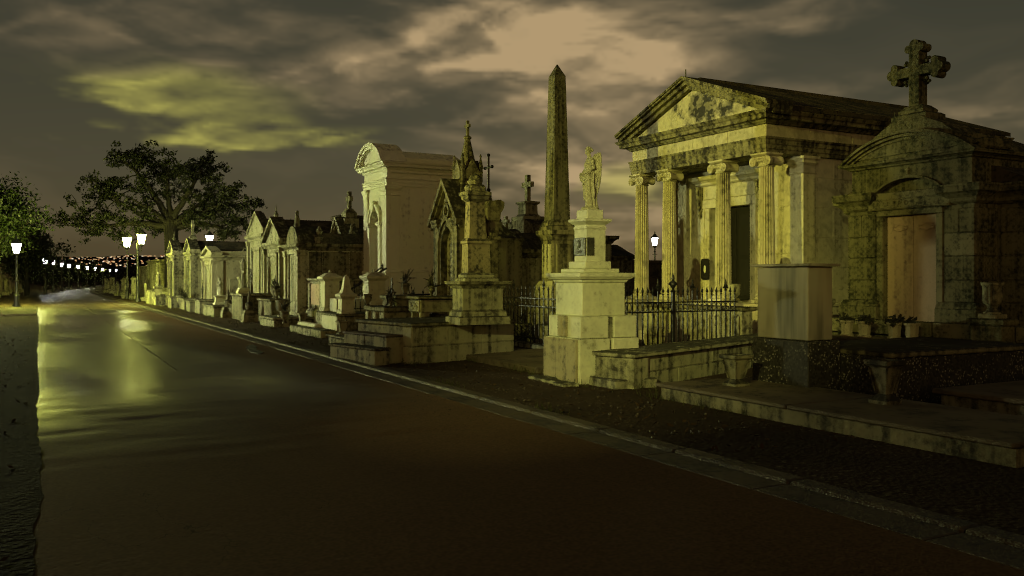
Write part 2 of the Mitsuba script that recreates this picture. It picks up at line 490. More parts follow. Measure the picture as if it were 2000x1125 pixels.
# the kerb and gutter slabs on the right of the road
kr = 'kerb'
labels[kr] = {'label': 'low stone kerb along the right edge of the wet road', 'kind': 'structure'}
y = -8.0
i = 0
while y < 130:
    L = (1.35 + rng.uniform(-.15, .15)) * (1 if y < 60 else 4)
    x = road_x(y + L / 2)
    sl = (road_x(y + L) - road_x(y)) / L
    XF[0] = moved(x, y, 0, -math.degrees(math.atan(sl)))
    part(kr, 'stone', B(-.14, .06, .006, L - .006, -.05, .05 + rng.uniform(-.006, .008), .018), 'kerb_stone')
    if y < 60:
        part(kr, 'gutter_slab', B(-.506, -.15, .006, L - .006, -.05, .024 + rng.uniform(-.002, .004), .008), 'kerb_stone')
    else:
        part(kr, 'gutter_slab', B(-.55, -.15, .01, L - .01, -.05, .022, .008), 'kerb_stone')
    XF[0] = None
    y += L
# sunken joint between the two lanes of concrete and a worn hole near the kerb
pts = [(4.05, 18.6), (4.2, 19.0), (4.22, 19.8), (4.40, 20.6), (4.46, 21.2), (4.36, 21.0), (4.22, 20.6), (4.10, 19.9), (4.02, 19.2)]
struct('puddle', EZ(Polygon(pts).buffer(.03), .016, .0275), 'door_dark', 'dark puddle in a worn hole by the kerb')
ptj = [(2.09, 16), (2.105, 16), (2.20, 30), (2.3, 60), (2.27, 60), (2.18, 30)]
struct('road_joint', EZ(Polygon(ptj), .012, .0265), 'soil', 'tarred joint running along the middle of the road')

# left of the road: dark verge and a raised pavement slab further on
_e = lambda y: .0 + .09 * (meshkit.fbm(np.array([[0, y * .55, 0]]), 5, 3)[0] - .5) + .05 * (meshkit.fbm(np.array([[4, y * 4.0, 0]]), 3, 9)[0] - .5)
_vm = strip(lambda y: -30.0, _e, -6, 42, .03, 520, 14)
_vv = _vm.vertices.copy()
_vv[:, 2] += (meshkit.fbm(_vv * 1.7, 3, 5) - .5) * .05 * np.clip(-_vv[:, 0] * 2, 0, 1)
struct('verge', tm(_vv, _vm.faces), 'verge_soil', 'dark earth verge left of the wet road')
pv = 'side_pavement'
labels[pv] = {'label': 'raised pavement on the left with a pale worn edge', 'kind': 'structure'}
part(pv, 'paving', B(-14, -.03, 42.3, 54.2, -.1, .055, .02), 'dark_paving')
for k in range(12):
    part(pv, 'stone', rough(B(-1.2 * k - 1.19, -1.2 * k - .035, 41.95, 42.28, -.1, .10 + rng.uniform(-.01, .02), .02), .012, .15, 5, k), 'dark_paving')
part(pv, 'paving', B(-14, -.05, 54.25, 84, -.1, .02, .02), 'soil')

# ------------------------------------------------------------------ street lamps
LAMP = (1.0, 1.02, .30)


def lantern(parent, x, y, z, s=1.0, L=2500.0, col=LAMP, detail=True, glass_label=None, pick=.12):
    """six-sided lantern that widens upward, a cage of bars and a capped roof; z = its foot"""
    g = LATHE(x, y, [(.105 * s, z + .05 * s), (.19 * s, z + .47 * s)], 6)
    key = part(parent, 'lantern_glass', g, 'lamp_glass', label=glass_label)
    scene[key]['emitter'] = {'type': 'area', 'radiance': {'type': 'rgb', 'value': [L * c for c in col]}, 'sampling_weight': pick}
    fr = [LATHE(x, y, [(.03 * s, z - .06 * s), (.10 * s, z), (.115 * s, z + .048 * s)], 6)]
    if detail:
        for k in range(6):
            a = k * math.pi / 3
            fr.append(TUBE([[x + .112 * s * math.cos(a), y + .112 * s * math.sin(a), z + .045 * s], [x + .2 * s * math.cos(a), y + .2 * s * math.sin(a), z + .475 * s]], .011 * s, 4))
        part(parent, 'lantern_frame', fr, 'dark_metal')
    else:
        part(parent, 'lantern_frame', fr, 'dark_metal')
    part(parent, 'lantern_roof', LATHE(x, y, [(.2 * s, z + .472 * s), (.215 * s, z + .49 * s), (.19 * s, z + .53 * s), (.10 * s, z + .60 * s), (.075 * s, z + .66 * s), (.03 * s, z + .70 * s), (.035 * s, z + .74 * s), (.008 * s, z + .82 * s)], 12), 'dark_metal', smooth=40)


scene['lamp_glass'] = {'type': 'diffuse', 'reflectance': {'type': 'rgb', 'value': [.5, .5, .5]}}


def lamp_post(x, y, h, z0=0.0, r=.05):
    return LATHE(x, y, [(.19, z0), (.19, z0 + .12), (.14, z0 + .18), (.13, z0 + .62), (.15, z0 + .66), (.10, z0 + .72), (r * 1.5, z0 + .9), (r * 1.35, z0 + 1.4), (r * 1.7, z0 + 1.44), (r * 1.2, z0 + 1.5), (r, z0 + h - .3), (r * 1.6, z0 + h - .26), (r, z0 + h - .2), (r * .9, z0 + h)], 12)


def street_lamp(x, y, zc, label, L=2500.0, col=LAMP, s=1.0, detail=True, group=None, pick=.12):
    t = thing('street_lamp', label, 'street lamp', group)
    part(t, 'post', lamp_post(x, y, zc - .26 * s), 'dark_metal', smooth=40)
    if detail:
        part(t, 'ladder_bar', TUBE([[x, y - .3, zc - .62 * s], [x, y + .3, zc - .62 * s]], .016, 6), 'dark_metal')
    lantern(t, x, y, zc - .22 * s, s, L, col, detail, None, pick)
    return t


street_lamp(-1.03, 55.4, 3.18, 'bright street lamp under the leafy tree, nearest and largest of the lit row', 3400, (1.0, 1.04, .16), s=1.25, pick=2.4)
far = [(1.24, 97, 3.2), (2.1, 110, 3.3), (3.2, 122, 3.2), (4.3, 133, 3.15), (5.8, 144, 3.15), (7.6, 157, 3.15), (9.3, 168, 3.1), (11.2, 180, 3.1), (13.2, 192, 3.1), (15.2, 204, 3.1)]
ORD = ['first', 'second', 'third', 'fourth', 'fifth', 'sixth', 'seventh', 'eighth', 'ninth', 'tenth', 'eleventh', 'twelfth', 'thirteenth', 'fourteenth', 'fifteenth', 'sixteenth']
for i, (x, y, z) in enumerate(far):
    street_lamp(x - .6, y, z, 'second street lamp of the lit row left of the road' if i == 0 else f'small lit street lamp, {ORD[i + 1]} along the curving row, counted from the largest',
                500, s=1.0 + .25 * (i == 0) + .1 * (i > 2), detail=i < 2, group=None if i == 0 else 'lamps of the far row')
# lamps of the same row nearer than the picture's left edge, and the tall hooded lamp behind the photographer
street_lamp(-6.0, 37.0, 3.9, 'street lamp of the left row standing back from the near verge', 3700, (1.0, 1.04, .56), 1.2, pick=3.0)


def hooded_lamp(hx, hy, hz, aim, power, cutoff, beam, label):
    t = thing('hooded_street_lamp', label, 'street lamp')
    part(t, 'post', LATHE(hx - .5, hy, [(.16, 0), (.16, .5), (.08, .6), (.06, hz + .1)], 12), 'dark_metal', smooth=40)
    part(t, 'arm', TUBE([[hx - .5, hy, hz + .05], [hx - .3, hy + .05, hz + .3], [hx - .15, hy + .1, hz + .32]], .035, 8), 'dark_metal', smooth=40)
    part(t, 'hood', TUBE([[hx - .40, hy - .10, hz + .22], [hx - .25, hy - .06, hz + .17], [hx - .1, hy - .02, hz + .12]], [.05, .2, .24], 12), 'dark_metal')
    scene[t + '__bulb'] = {'type': 'spot', 'to_world': T().look_at(origin=[hx, hy, hz], target=aim, up=[0, 0, 1]), 'intensity': {'type': 'rgb', 'value': power}, 'sampling_weight': 2.5, 'cutoff_angle': cutoff, 'beam_width': beam}


hooded_lamp(-14.0, 13.5, 7.2, [15.0, 17.3, 3.9], [1650, 1500, 270], 12.0, 5.0, 'tall hooded street lamp across the road facing the temple tomb')
hooded_lamp(-11.0, -5.0, 7.0, [7.9, 11.4, 1.9], [1150, 1090, 320], 9.5, 4.0, 'tall hooded street lamp behind the viewer facing the statue pedestal')

t = thing('double_lamp', 'double armed street lamp with two pale lanterns right of the road', 'street lamp')
x, y = 5.85, 63.35
part(t, 'post', lamp_post(x, y, 3.9, 0, .075), 'dark_metal', smooth=40)
for sgn, zc, w in ((-1, 3.85, .72), (1, 4.05, .25)):
    # the arms run across the view of the road
    ax, ay = x + sgn * w * .88, y - sgn * w * .47
    part(t, 'arm', TUBE([[x, y, zc - .75], [x + (ax - x) * .5, y + (ay - y) * .5, zc - .72], [ax, ay, zc - .62], [ax, ay, zc - .3]], .03, 8), 'dark_metal', smooth=40)
    lantern(t, ax, ay, zc - .27, 1.55, 85.0 if sgn < 0 else 70.0, (1.0, 1.03, .20), pick=1.0)
part(t, 'finial', LATHE(x, y, [(.05, 3.88), (.08, 3.95), (.03, 4.0), (.01, 4.12)], 10), 'dark_metal')
single('iron_post', lamp_post(6.0, 73, 3.1), 'dark_metal', 'dark unlit iron post standing left of the double lamp', 'post', smooth=40)


def dirn(px):
    u = (px - 1000) / 1720
    return math.sin(rad(YAW)) + u * math.cos(rad(YAW)), math.cos(rad(YAW)) - u * math.sin(rad(YAW))


street_lamp(9.1, 55.3, 3.85, 'lit lantern rising behind the flat roofed tomb beneath the oak', 500, (1, 1, .40), 1.2, pick=.5)
street_lamp(37.0, 48.2, 4.0, 'lit lantern far off between the two left columns of the temple tomb', 1200, (1, .92, .5), 1.3, pick=.3)

# ------------------------------------------------------------------ trees


class Tree:
    def __init__(self, seed):
        self.r = np.random.default_rng(seed)
        self.wood, self.leaves = [], []

    def limb(self, p0, p1, r0, r1, sag=0.0, n=9, wob=.12):
        p0, p1 = np.array(p0, float), np.array(p1, float)
        t = np.linspace(0, 1, n)[:, None]
        L = np.linalg.norm(p1 - p0)
        pts = p0 + (p1 - p0) * t
        pts[:, 2] += sag * L * np.sin(np.pi * t[:, 0])
        pts[1:-1] += self.r.normal(0, wob * L / n * 1.3, (n - 2, 3))
        self.wood.append(TUBE(pts, np.linspace(r0, r1, n), 7 if r0 > .1 else 4))
        return pts

    def grow(self, pts, r, depth, length, clump, dens, start=.3, flat=.5):
        n = len(pts)
        k = max(2, int(dens * (2 if depth else 1)))
        for j in range(k):
            t = self.r.uniform(start, 1.0)
            i = min(int(t * (n - 1)), n - 2)
            b = pts[i] + (pts[i + 1] - pts[i]) * (t * (n - 1) - i)
            d = (pts[-1] - pts[0])
            d = d / np.linalg.norm(d)
            o = self.r.normal(0, 1, 3)
            o[2] = abs(o[2]) * flat + .1
            v = d * .5 + o / np.linalg.norm(o)
            L = length * self.r.uniform(.5, 1.1)
            tip = b + v / np.linalg.norm(v) * L
            q = self.limb(b, tip, r * (1 - t * .6), r * .25, .05, 6, .18)
            if depth:
                self.grow(q, r * .45, depth - 1, length * .52, clump, dens, .25, flat)
            else:
                self.clump(q[-1], clump)
                self.clump(q[3], clump * .8)

    def clump(self, c, s, n=None):
        self.leaves.append((c, s, n))

    def build_leaves(self, per, size):
        V, F, base = [], [], 0
        for c, s, n in self.leaves:
            k = n or per
            p = c + self.r.normal(0, 1, (k, 3)) * np.array([s, s, s * .7]) * .5
            a = self.r.normal(0, 1, (k, 3))
            a /= np.linalg.norm(a, axis=1, keepdims=True)
            b = np.cross(a, self.r.normal(0, 1, (k, 3)))
            b /= np.linalg.norm(b, axis=1, keepdims=True)
            z = size * self.r.uniform(.6, 1.3, (k, 1))
            quad = np.stack([p - a * z, p + b * z * .45, p + a * z, p - b * z * .45], 1)
            V.append(quad.reshape(-1, 3))
            i = np.arange(k)[:, None] * 4 + base
            F.append(np.hstack([i, i + 1, i + 2, i + 3]))
            base += 4 * k
        v, f = np.vstack(V), np.vstack(F)
        return tm(v, np.vstack([f[:, [0, 1, 2]], f[:, [0, 2, 3]]]))


def oak():
    tr = Tree(11)
    R = np.array([.88, -.474, 0])
    Fd = np.array([.474, .88, 0])
    o = np.array([8.3, 65.9, 0])

    def W(px, py, dep=0.0):
        s = 62 / 1720
        return o + R * ((px - 335) * s) + Fd * dep + np.array([0, 0, 1.6 + (543 - py) * s])
    tr.wood.append(TUBE([W(338, 580), W(337, 540), W(335, 500), W(334, 465), W(333, 440), W(331, 425)], [.62, .55, .48, .46, .5, .42], 12))
    limbs = [  # from fork to limb end (picture heights of the real limbs), depth, radii, sag
        ((333, 446), (190, 452), -1.2, .25, .08, .08), ((333, 440), (205, 382), .8, .23, .07, -.05), ((331, 430), (262, 325), -.8, .27, .07, .05), ((332, 430), (318, 330), .6, .24, .07, .04),
        ((333, 432), (400, 335), -.6, .26, .07, .0), ((334, 440), (392, 385), 1.8, .2, .07, .04), ((334, 446), (440, 450), 1.2, .26, .08, .10), ((334, 441), (465, 400), -1.0, .24, .07, .05), ((333, 442), (285, 395), -2.2, .2, .06, .05), ((333, 445), (255, 432), 2.2, .2, .06, .06)]
    nodes = []
    for a, b, dep, r0, r1, sag in limbs:
        p = tr.limb(W(*a), W(b[0], b[1], dep), r0, r1, sag, 12, .09)
        nodes += [q for q in p[4:]]
    nodes = np.array(nodes)
    tips = [(228, 303), (256, 291), (288, 294), (314, 308), (240, 322), (274, 318), (300, 328), (172, 356), (154, 380), (200, 348), (232, 352), (186, 376), (222, 372), (140, 440), (152, 421), (184, 428), (160, 455), (212, 440), (246, 420), (236, 458), (270, 442),
            (268, 372), (300, 352), (330, 338), (345, 318), (262, 400), (300, 402), (350, 372), (374, 350), (330, 380), (290, 430), (372, 312), (402, 304), (432, 320), (412, 342), (390, 366), (376, 332), (402, 402), (424, 376), (450, 364), (480, 384), (508, 399), (494, 414), (446, 400),
            (440, 424), (470, 440), (402, 430), (430, 452), (456, 466), (380, 412), (420, 404), (365, 440)]
    for k, (px, py) in enumerate(tips):
        for rep in range(2):
            tip = W(px + tr.r.normal(0, 5), py + tr.r.normal(0, 4), tr.r.normal(0, 1.5))
            near = nodes[np.argsort(((nodes - tip) ** 2).sum(1))[tr.r.integers(0, 4)]]
            b = tr.limb(near, tip, .055, .018, .06, 8, .16)
            for q in range(7):
                at = b[tr.r.integers(3, 8)]
                v = tr.r.normal(0, 1, 3) * [1, 1, .7]
                e = at + v / np.linalg.norm(v) * tr.r.uniform(.25, .72)
                tr.wood.append(TUBE([at, (at + e) / 2 + tr.r.normal(0, .06, 3), e], [.014, .011, .006], 3))
                tr.clump(e, .30)
    # short hanging sprays under the two level limbs
    for px, py in ((225, 462), (262, 470), (300, 462), (405, 462), (440, 468), (455, 478), (160, 455)):
        tr.clump(W(px, py, tr.r.uniform(-1, 1)), .4, 10)
    t = thing('oak_tree', 'wide spreading oak behind the tombs, dark against the night sky', 'tree')
    part(t, 'trunk', tr.wood[0], 'bark', smooth=True)
    part(t, 'branches', tr.wood[1:], 'bark', smooth=True)
    part(t, 'crown', tr.build_leaves(24, .13), 'oak_leaf')


oak()


def leafy(x, y, h, rad_, seed, label, z0, mat='tree_leaf', per=26, size=.13, n=60, trunk=.22, lean=0):
    tr = Tree(seed)
    c = np.array([x, y, 0.0])
    top = c + [lean, 0, h * .55]
    tr.limb(c, top, trunk, trunk * .6, 0, 8, .05)
    for k in range(n):
        a = tr.r.normal(0, 1, 3)
        a /= np.linalg.norm(a)
        rr = tr.r.uniform(.45, 1.0) * (1 + .25 * math.sin(a[0] * 7 + seed) * math.sin(a[1] * 5))
        tip = np.array([x + lean + a[0] * rad_ * rr, y + a[1] * rad_ * rr, (z0 + h) / 2 + a[2] * (h - z0) / 2 * rr])
        if k % 3 == 0:
            tr.limb(c + (top - c) * tr.r.uniform(.55, 1), tip, trunk * .3, .02, .05, 6, .12)
        for q in range(3):
            tr.clump(tip + tr.r.normal(0, .35, 3), .7)
    t = thing('tree', label, 'tree')
    part(t, 'trunk', tr.wood[0], 'bark', smooth=True)
    part(t, 'branches', tr.wood[1:], 'bark', smooth=True)
    part(t, 'crown', tr.build_leaves(per, size), mat)


leafy(-3.0, 63.0, 7.5, 2.7, 3, 'leafy tree over the brightest street lamp at the left edge', 3.0, n=170, size=.14, per=30)
leafy(-5.8, 60.5, 6.2, 2.3, 13, 'low leafy tree left of the brightest street lamp', 1.2, n=50)
leafy(-.9, 92, 6.6, 2.7, 5, 'dark tree behind the second street lamp', 2.4, 'oak_leaf', n=55, size=.2)
leafy(-1.0, 106, 6.0, 2.6, 6, 'dark bushy tree right of the second street lamp', 1.0, 'oak_leaf', n=45, size=.2)
for k, (x, y, h, r_) in enumerate([(-2.0, 125, 5.0, 3.0), (1.2, 142, 4.4, 3.2), (4.5, 160, 4.2, 3.4), (8.5, 182, 4.2, 3.6), (20.5, 235, 4.6, 5.0), (26, 220, 4.4, 4.5), (31, 200, 4.0, 4.0)]):
    leafy(x, y, h, r_, 20 + k, ['dark tree beneath the far row of lamps, nearest the bend', 'rounded dark tree behind the far row of lamps', 'dark tree under the middle of the far lamp row', 'dark tree under the farthest lit lamps',
                                'broad dark tree closing the end of the road', 'dark tree at the right of the road end', 'dark tree far down the right side of the road'][k], .6, 'oak_leaf', per=14, size=.3, n=40)

# ------------------------------------------------------------------ distant hill and its lights
hv, hf = [], []
N = 140
for j, (dist, hh) in enumerate([(1500, 0), (2000, 26), (2600, 62), (3200, 92), (4200, 70)]):
    for i in range(N):
        az = rad(-14 + 62 * i / (N - 1))
        e = meshkit.fbm(np.array([[az * 9, j * .7, 0]]), 4, 3)[0]
        far_low = .55 + .45 * math.cos(min(1, max(0, (math.degrees(az) - 6) / 30)) * math.pi / 1.4)
        hv.append([dist * math.sin(az), dist * math.cos(az), hh * (.62 + .55 * e) * far_low - 2])
for j in range(4):
    for i in range(N - 1):
        a = j * N + i
        hf += [[a, a + 1, a + N + 1], [a, a + N + 1, a + N]]
struct('hill', tm(hv, hf), 'hill', 'dark hillside across the valley behind the road', smooth=True)
hr = np.random.default_rng(4)
hill = tm(hv, hf)
cols = [((1.0, .62, .28), 150, 3.2), ((1.0, .88, .6), 60, 5), ((1.0, .34, .12), 60, 3)]
for ci, (col, n, L) in enumerate(cols):
    pts = []
    for k in range(n):
        az = rad(hr.choice([hr.normal(4.3, 2.0), hr.uniform(-1.5, 13)]))
        dd = hr.uniform(1950, 2900)
        pts.append([dd * math.sin(az), dd * math.cos(az), 400])
    pts = np.array(pts)
    loc, idx, _ = hill.ray.intersects_location(pts, np.tile([0, 0, -1.0], (n, 1)), multiple_hits=False)
    ms = []
    for p in loc:
        s = hr.uniform(.7, 1.7)
        w = s * hr.uniform(1, 1.8)
        ms.append(B(p[0] - w, p[0] + w, p[1] - s, p[1] + s, p[2] + 3, p[2] + 3 + 1.6 * s, .1))
    key = numbered('city_lights')
    scene[key] = mikit.ply(cat(ms), 'lamp_glass')
    scene[key]['emitter'] = {'type': 'area', 'radiance': {'type': 'rgb', 'value': [L * .16 * c for c in col]}, 'sampling_weight': .01}
    labels[key] = {'label': ['orange window lights of the town on the far hill', 'pale white lights of the town on the far hill', 'red lights scattered on the far hill'][ci], 'kind': 'stuff'}

# ------------------------------------------------------------------ the temple tomb
_tm = stone((.50, .46, .33), (.07, .065, .04), .52, .86, .4, .1, .8, .2)


def gable_marble(p, n, uv):
    # a black growth that has spread over the middle of the gable field
    d = dr.sqrt(dr.square((p.y - 17.3) / 1.5) + dr.square((p.z - 5.93) / .62))
    g = fbm(p.y * 4.2, p.z * 4.2, 2.0, 5)
    return mix(_tm(p, n, uv), (.028, .026, .015), smoothstep(.02, .34, (1.0 - d) * .62 + (g - .52) * 1.2) * (.55 + .45 * smoothstep(.38, .6, fbm(p.y * 9, p.z * 9, 1, 4))))


M['gable_marble'] = scene['gable_marble'] = principled(gable_marble, .6, BUMP, .8)


def temple():
    t = thing('temple_tomb', 'temple shaped marble tomb with four fluted columns and a stained pediment', 'tomb')
    x0, x1, y0, y1 = 14.9, 23.5, 15.22, 20.5
    yc = (y0 + y1) / 2
    # podium with a ledge, the flight of steps in front
    part(t, 'podium', [B(14.62, x1, y0 - .12, y1 + .12, -.1, .90), LOFT(14.6, x1, y0 - .14, y1 + .14, [(0, .90), (.05, .92), (.06, .98), (.04, 1.0)])], 'temple_marble')
    for k in range(3):
        part(t, 'step', B(14.6 - .28 * (3 - k), 14.62, yc - 1.3, yc + 1.3, -.05 if k == 0 else .24 * k - .02, .24 * (k + 1)), 'temple_marble')
    # columns
    cz0, cz1 = 1.0, 4.52
    for cy in (yc - 2.45, yc - .96, yc + 1.17, yc + 2.41):
        cx = 15.10
        n, nf = 120, 20
        a = np.arange(n) * 2 * np.pi / n
        fl = np.abs(np.sin(a * nf / 2)) ** 1.1
        v, f = [], []
        zs = np.array([1.27, 1.30, 1.36, 2.0, 2.8, 3.5, 4.14, 4.20, 4.22])
        for i, z in enumerate(zs):
            u = (z - 1.27) / 2.95
            r = .205 - .035 * u ** 1.6
            dep = .042 * (0 if i in (0, 8) else (.6 if i in (1, 7) else 1))
            rr = r - dep * fl + (.012 if i in (0, 8) else 0)
            v.append(np.stack([cx + rr * np.cos(a), cy + rr * np.sin(a), np.full(n, z)], 1))
        for i in range(len(zs) - 1):
            for k in range(n):
                p, q = i * n + k, i * n + (k + 1) % n
                f += [[p, q, q + n], [p, q + n, p + n]]
        col = part(t, 'column', tm(np.vstack(v), f), 'temple_marble', smooth=25)
        part(col, 'column_base', [B(cx - .29, cx + .29, cy - .29, cy + .29, 1.0, 1.09), LATHE(cx, cy, [(.27, 1.085), (.29, 1.11), (.28, 1.15), (.235, 1.165), (.225, 1.19), (.245, 1.20), (.25, 1.225), (.235, 1.25), (.215, 1.275)], 28)], 'temple_marble', smooth=40)
        ms = [LATHE(cx, cy, [(.185, 4.21), (.20, 4.225), (.20, 4.245), (.178, 4.26), (.178, 4.30), (.21, 4.33), (.25, 4.385), (.22, 4.42), (.15, 4.44)], 28),
              LOFT(cx - .21, cx + .21, cy - .21, cy + .21, [(.0, 4.44), (.03, 4.46), (.055, 4.49), (.055, 4.525), (0, 4.525)])]
        for sy in (-1, 1):
            vy, vz = cy + sy * .235, 4.335
            # the scroll: a bolster from front to back with a spiral on both faces
            bol = LATHE(0, 0, [(.0, -.22), (.108, -.22), (.112, -.19), (.085, -.08), (.07, 0), (.085, .08), (.112, .19), (.108, .22), (.0, .22)], 22)
            w = bol.vertices
            ms.append(tm(np.stack([cx + w[:, 2], vy + w[:, 0], vz + w[:, 1]], 1), bol.faces))
            for fx in (-.224, .224):
                th = np.linspace(0, 2.6 * 2 * np.pi, 54)
                r = .112 * np.exp(-th * .115)
                sp = np.stack([np.full_like(th, cx + fx), vy - sy * r * np.sin(th) * (1), vz + r * np.cos(th)], 1)
                ms.append(TUBE(sp, np.linspace(.015, .008, 54), 5))
                ms.append(tm(trimesh.creation.icosphere(1, .022).vertices + [cx + fx, vy, vz], trimesh.creation.icosphere(1, .022).faces))
        ms.append(B(cx - .215, cx + .215, cy - .24, cy + .24, 4.385, 4.445, .02))
        for k in range(5):
            ms.append(tm(trimesh.creation.icosphere(1, .03).vertices * [1, .8, 1.4] + [cx - .215, cy - .10 + .05 * k, 4.36], trimesh.creation.icosphere(1, .03).faces))
        part(col, 'capital', ms, 'temple_marble', smooth=35)
    # walls behind the columns
    bx = 16.2
    zt = 4.52
    dy0, dy1, dz = yc - .78, yc + .78, 3.5
    part(t, 'wall', [EX(Polygon(sbox(y0 + .1, 1.0, y1 - .1, zt)).difference(sbox(dy0, .9, dy1, dz)), bx, bx + .3),
                     B(bx + .02, x1, y0 + .07, y0 + .3, 1.0, zt), B(bx + .02, x1, y1 - .3, y1 - .07, 1.0, zt), B(x1 - .3, x1, y0 + .2, y1 - .2, 1.0, zt)], 'temple_marble')
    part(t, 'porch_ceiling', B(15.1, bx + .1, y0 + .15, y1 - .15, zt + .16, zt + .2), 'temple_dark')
    for s, yy in ((0, y0), (1, y1)):
        a0, a1 = (yy, yy + .42) if s == 0 else (yy - .42, yy)
        ant = part(t, 'corner_pilaster', LOFT(16.1, 16.5, a0, a1, BASE(1.0, .26, .07) + [(0, 4.1)]), 'temple_marble')
        part(ant, 'capital', LOFT(16.1, 16.5, a0, a1, [(.0, 4.1), (.02, 4.12), (.012, 4.15), (.012, 4.30), (.05, 4.36), (.05, 4.42), (.08, 4.46), (.08, 4.52)]), 'temple_marble')
    # marble slabs of the near side wall and of the wall in the porch
    wall_blocks(t, 'y', y0 + .07, 16.52, 22.9, 1.0, 4.1, [1.0, 1.32, 1.86, 2.58, 3.30, 4.02, 4.5], [5, 5, 4, 5, 4, 5], 'temple_marble', .012, .05, .012, True, 3, None, None, 'marble_slab')
    wall_blocks(t, 'x', bx, dy1 + .30, y1 - .42, 1.0, zt, [1.0, 2.2, 3.36, 4.5], [1, 1, 1], 'temple_marble', .012, .05, .01, False, 4, None, None, 'marble_slab')
    wall_blocks(t, 'x', bx, y0 + .43, dy0 - .30, 1.0, zt, [1.0, 2.2, 3.36, 4.5], [1, 1, 1], 'temple_marble', .012, .05, .01, False, 5, None, None, 'marble_slab')
    # door, its frame, hood and brackets
    d = part(t, 'door', [B(bx + .2, bx + .26, dy0, yc - .005, 1.02, dz), B(bx + .2, bx + .26, yc + .005, dy1, 1.02, dz)], 'door_dark', label='black double door in the shade of the porch')
    for yy in (yc - .39, yc + .39):
        for z0_, z1_ in ((1.2, 2.1), (2.2, 3.3)):
            part(d, 'panel', B(bx + .185, bx + .21, yy - .25, yy + .25, z0_, z1_, .02), 'iron')
    part(t, 'door_frame', [B(bx - .05, bx + .2, dy0 - .22, dy0, 1.0, dz), B(bx - .05, bx + .2, dy1, dy1 + .22, 1.0, dz), B(bx - .052, bx + .2, dy0 - .28, dy1 + .28, dz + .002, dz + .24),
                           B(bx - .075, bx + .1, dy0 - .24, dy0 - .17, 1.0, dz + .0), B(bx - .075, bx + .1, dy1 + .17, dy1 + .24, 1.0, dz)], 'temple_marble')
    part(t, 'door_hood', LOFT(bx - .08, bx + .1, dy0 - .42, dy1 + .42, CORN(dz + .62, .24, .2)), 'temple_marble')
    part(t, 'door_frieze', B(bx - .03, bx + .1, dy0 - .26, dy1 + .26, dz + .25, dz + .615), 'temple_marble')
    for yy in (dy0 - .36, dy1 + .36):
        th = np.linspace(0, 1, 16)
        prof = [(bx - .02, dz + .6), (bx - .20, dz + .6)] + [(bx - .20 + .05 * math.sin(u * 9) * (1 - u) + .15 * u, dz + .58 - u * .62) for u in th] + [(bx - .02, dz - .08)]
        br = part(t, 'bracket', EY(prof, yy - .075, yy + .075), 'temple_dark')
        part(br, 'leaf_carving', [tm(trimesh.creation.icosphere(2, .06).vertices * [.5, 1.1, 1.4] + [bx - .17 + .02 * k, yy, dz + .5 - .15 * k], trimesh.creation.icosphere(2, .06).faces) for k in range(4)] +
             [LATHE(bx - .06, yy, [(.01, dz - .28), (.05, dz - .2), (.03, dz - .12), (.07, dz - .06)], 8)], 'temple_dark', smooth=40)
    pl = part(t, 'wall_plaque', EX(sbox(dy1 + .02, 1.62, dy1 + .20, 2.06).buffer(.07), bx - .10, bx - .078), 'iron', label='small black rounded plaque beside the door')
    part(pl, 'pale_oval', tm(trimesh.creation.icosphere(2, 1).vertices * [.012, .045, .11] + [bx - .104, dy1 + .11, 1.84], trimesh.creation.icosphere(2, 1).faces), 'white_marble')
    # entablature: three stepped bands, frieze blocks, cornice
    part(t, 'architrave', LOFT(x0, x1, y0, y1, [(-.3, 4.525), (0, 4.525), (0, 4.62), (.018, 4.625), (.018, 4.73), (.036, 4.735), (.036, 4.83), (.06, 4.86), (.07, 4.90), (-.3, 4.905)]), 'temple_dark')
    part(t, 'frieze', B(x0 + .05, x1, y0 + .05, y1 - .05, 4.9, 5.22), 'temple_marble')
    wall_blocks(t, 'x', x0 + .03, y0 + .02, y1 - .02, 4.905, 5.20, [4.905, 5.2], [4], 'temple_marble', .012, .05, .012, False, 6, None, None, 'frieze_slab')
    wall_blocks(t, 'y', y0 + .03, x0 + .02, x1, 4.905, 5.20, [4.905, 5.2], [6], 'temple_marble', .012, .05, .012, False, 7, None, None, 'frieze_slab')
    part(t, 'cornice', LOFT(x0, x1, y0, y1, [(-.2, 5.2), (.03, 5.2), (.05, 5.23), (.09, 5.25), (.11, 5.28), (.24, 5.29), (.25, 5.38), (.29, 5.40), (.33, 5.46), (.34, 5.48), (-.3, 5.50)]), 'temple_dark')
    # pediment
    hw = (y1 - y0) / 2 + .34
    zr, rise = 5.48, 1.10
    part(t, 'tympanum', EX([(yc - hw + .35, zr), (yc + hw - .35, zr), (yc, zr + rise - .12)], x0 + .02, x0 + .3), 'gable_marble', label='triangular gable field stained with a black patch')
    sl = math.atan2(rise, hw)
    for s in (-1, 1):
        def rk(a, b, lo, hi):
            # a strip of the sloping cornice between two heights over the slope
            return [(yc + s * hw, zr + lo), (yc, zr + rise + lo), (yc, zr + rise + hi), (yc + s * hw, zr + hi)]
        ms = []
        for xx, lo, hi in ((x0 - .11, -.10, .0), (x0 - .22, .002, .10), (x0 - .31, .102, .15), (x0 - .35, .152, .21)):
            q = rk(0, 0, lo, hi)
            if s > 0:
                q = q[::-1]
            ms.append(EX(q, xx, x0 + .5))
        part(t, 'sloping_cornice', ms, 'temple_dark')
    # roof of stone sheets, ridge and spikes
    for s in (-1, 1):
        for k in range(5):
            xa, xb = x0 + .3 + k * 1.7, x0 + .3 + (k + 1) * 1.7 - .02
            q = [(yc + s * (hw - .02), zr + .02), (yc, zr + rise + .05), (yc, zr + rise + .16), (yc + s * (hw - .02), zr + .13)]
            part(t, 'roof_slab', EX(q if s < 0 else q[::-1], xa, xb), 'roof_dark')
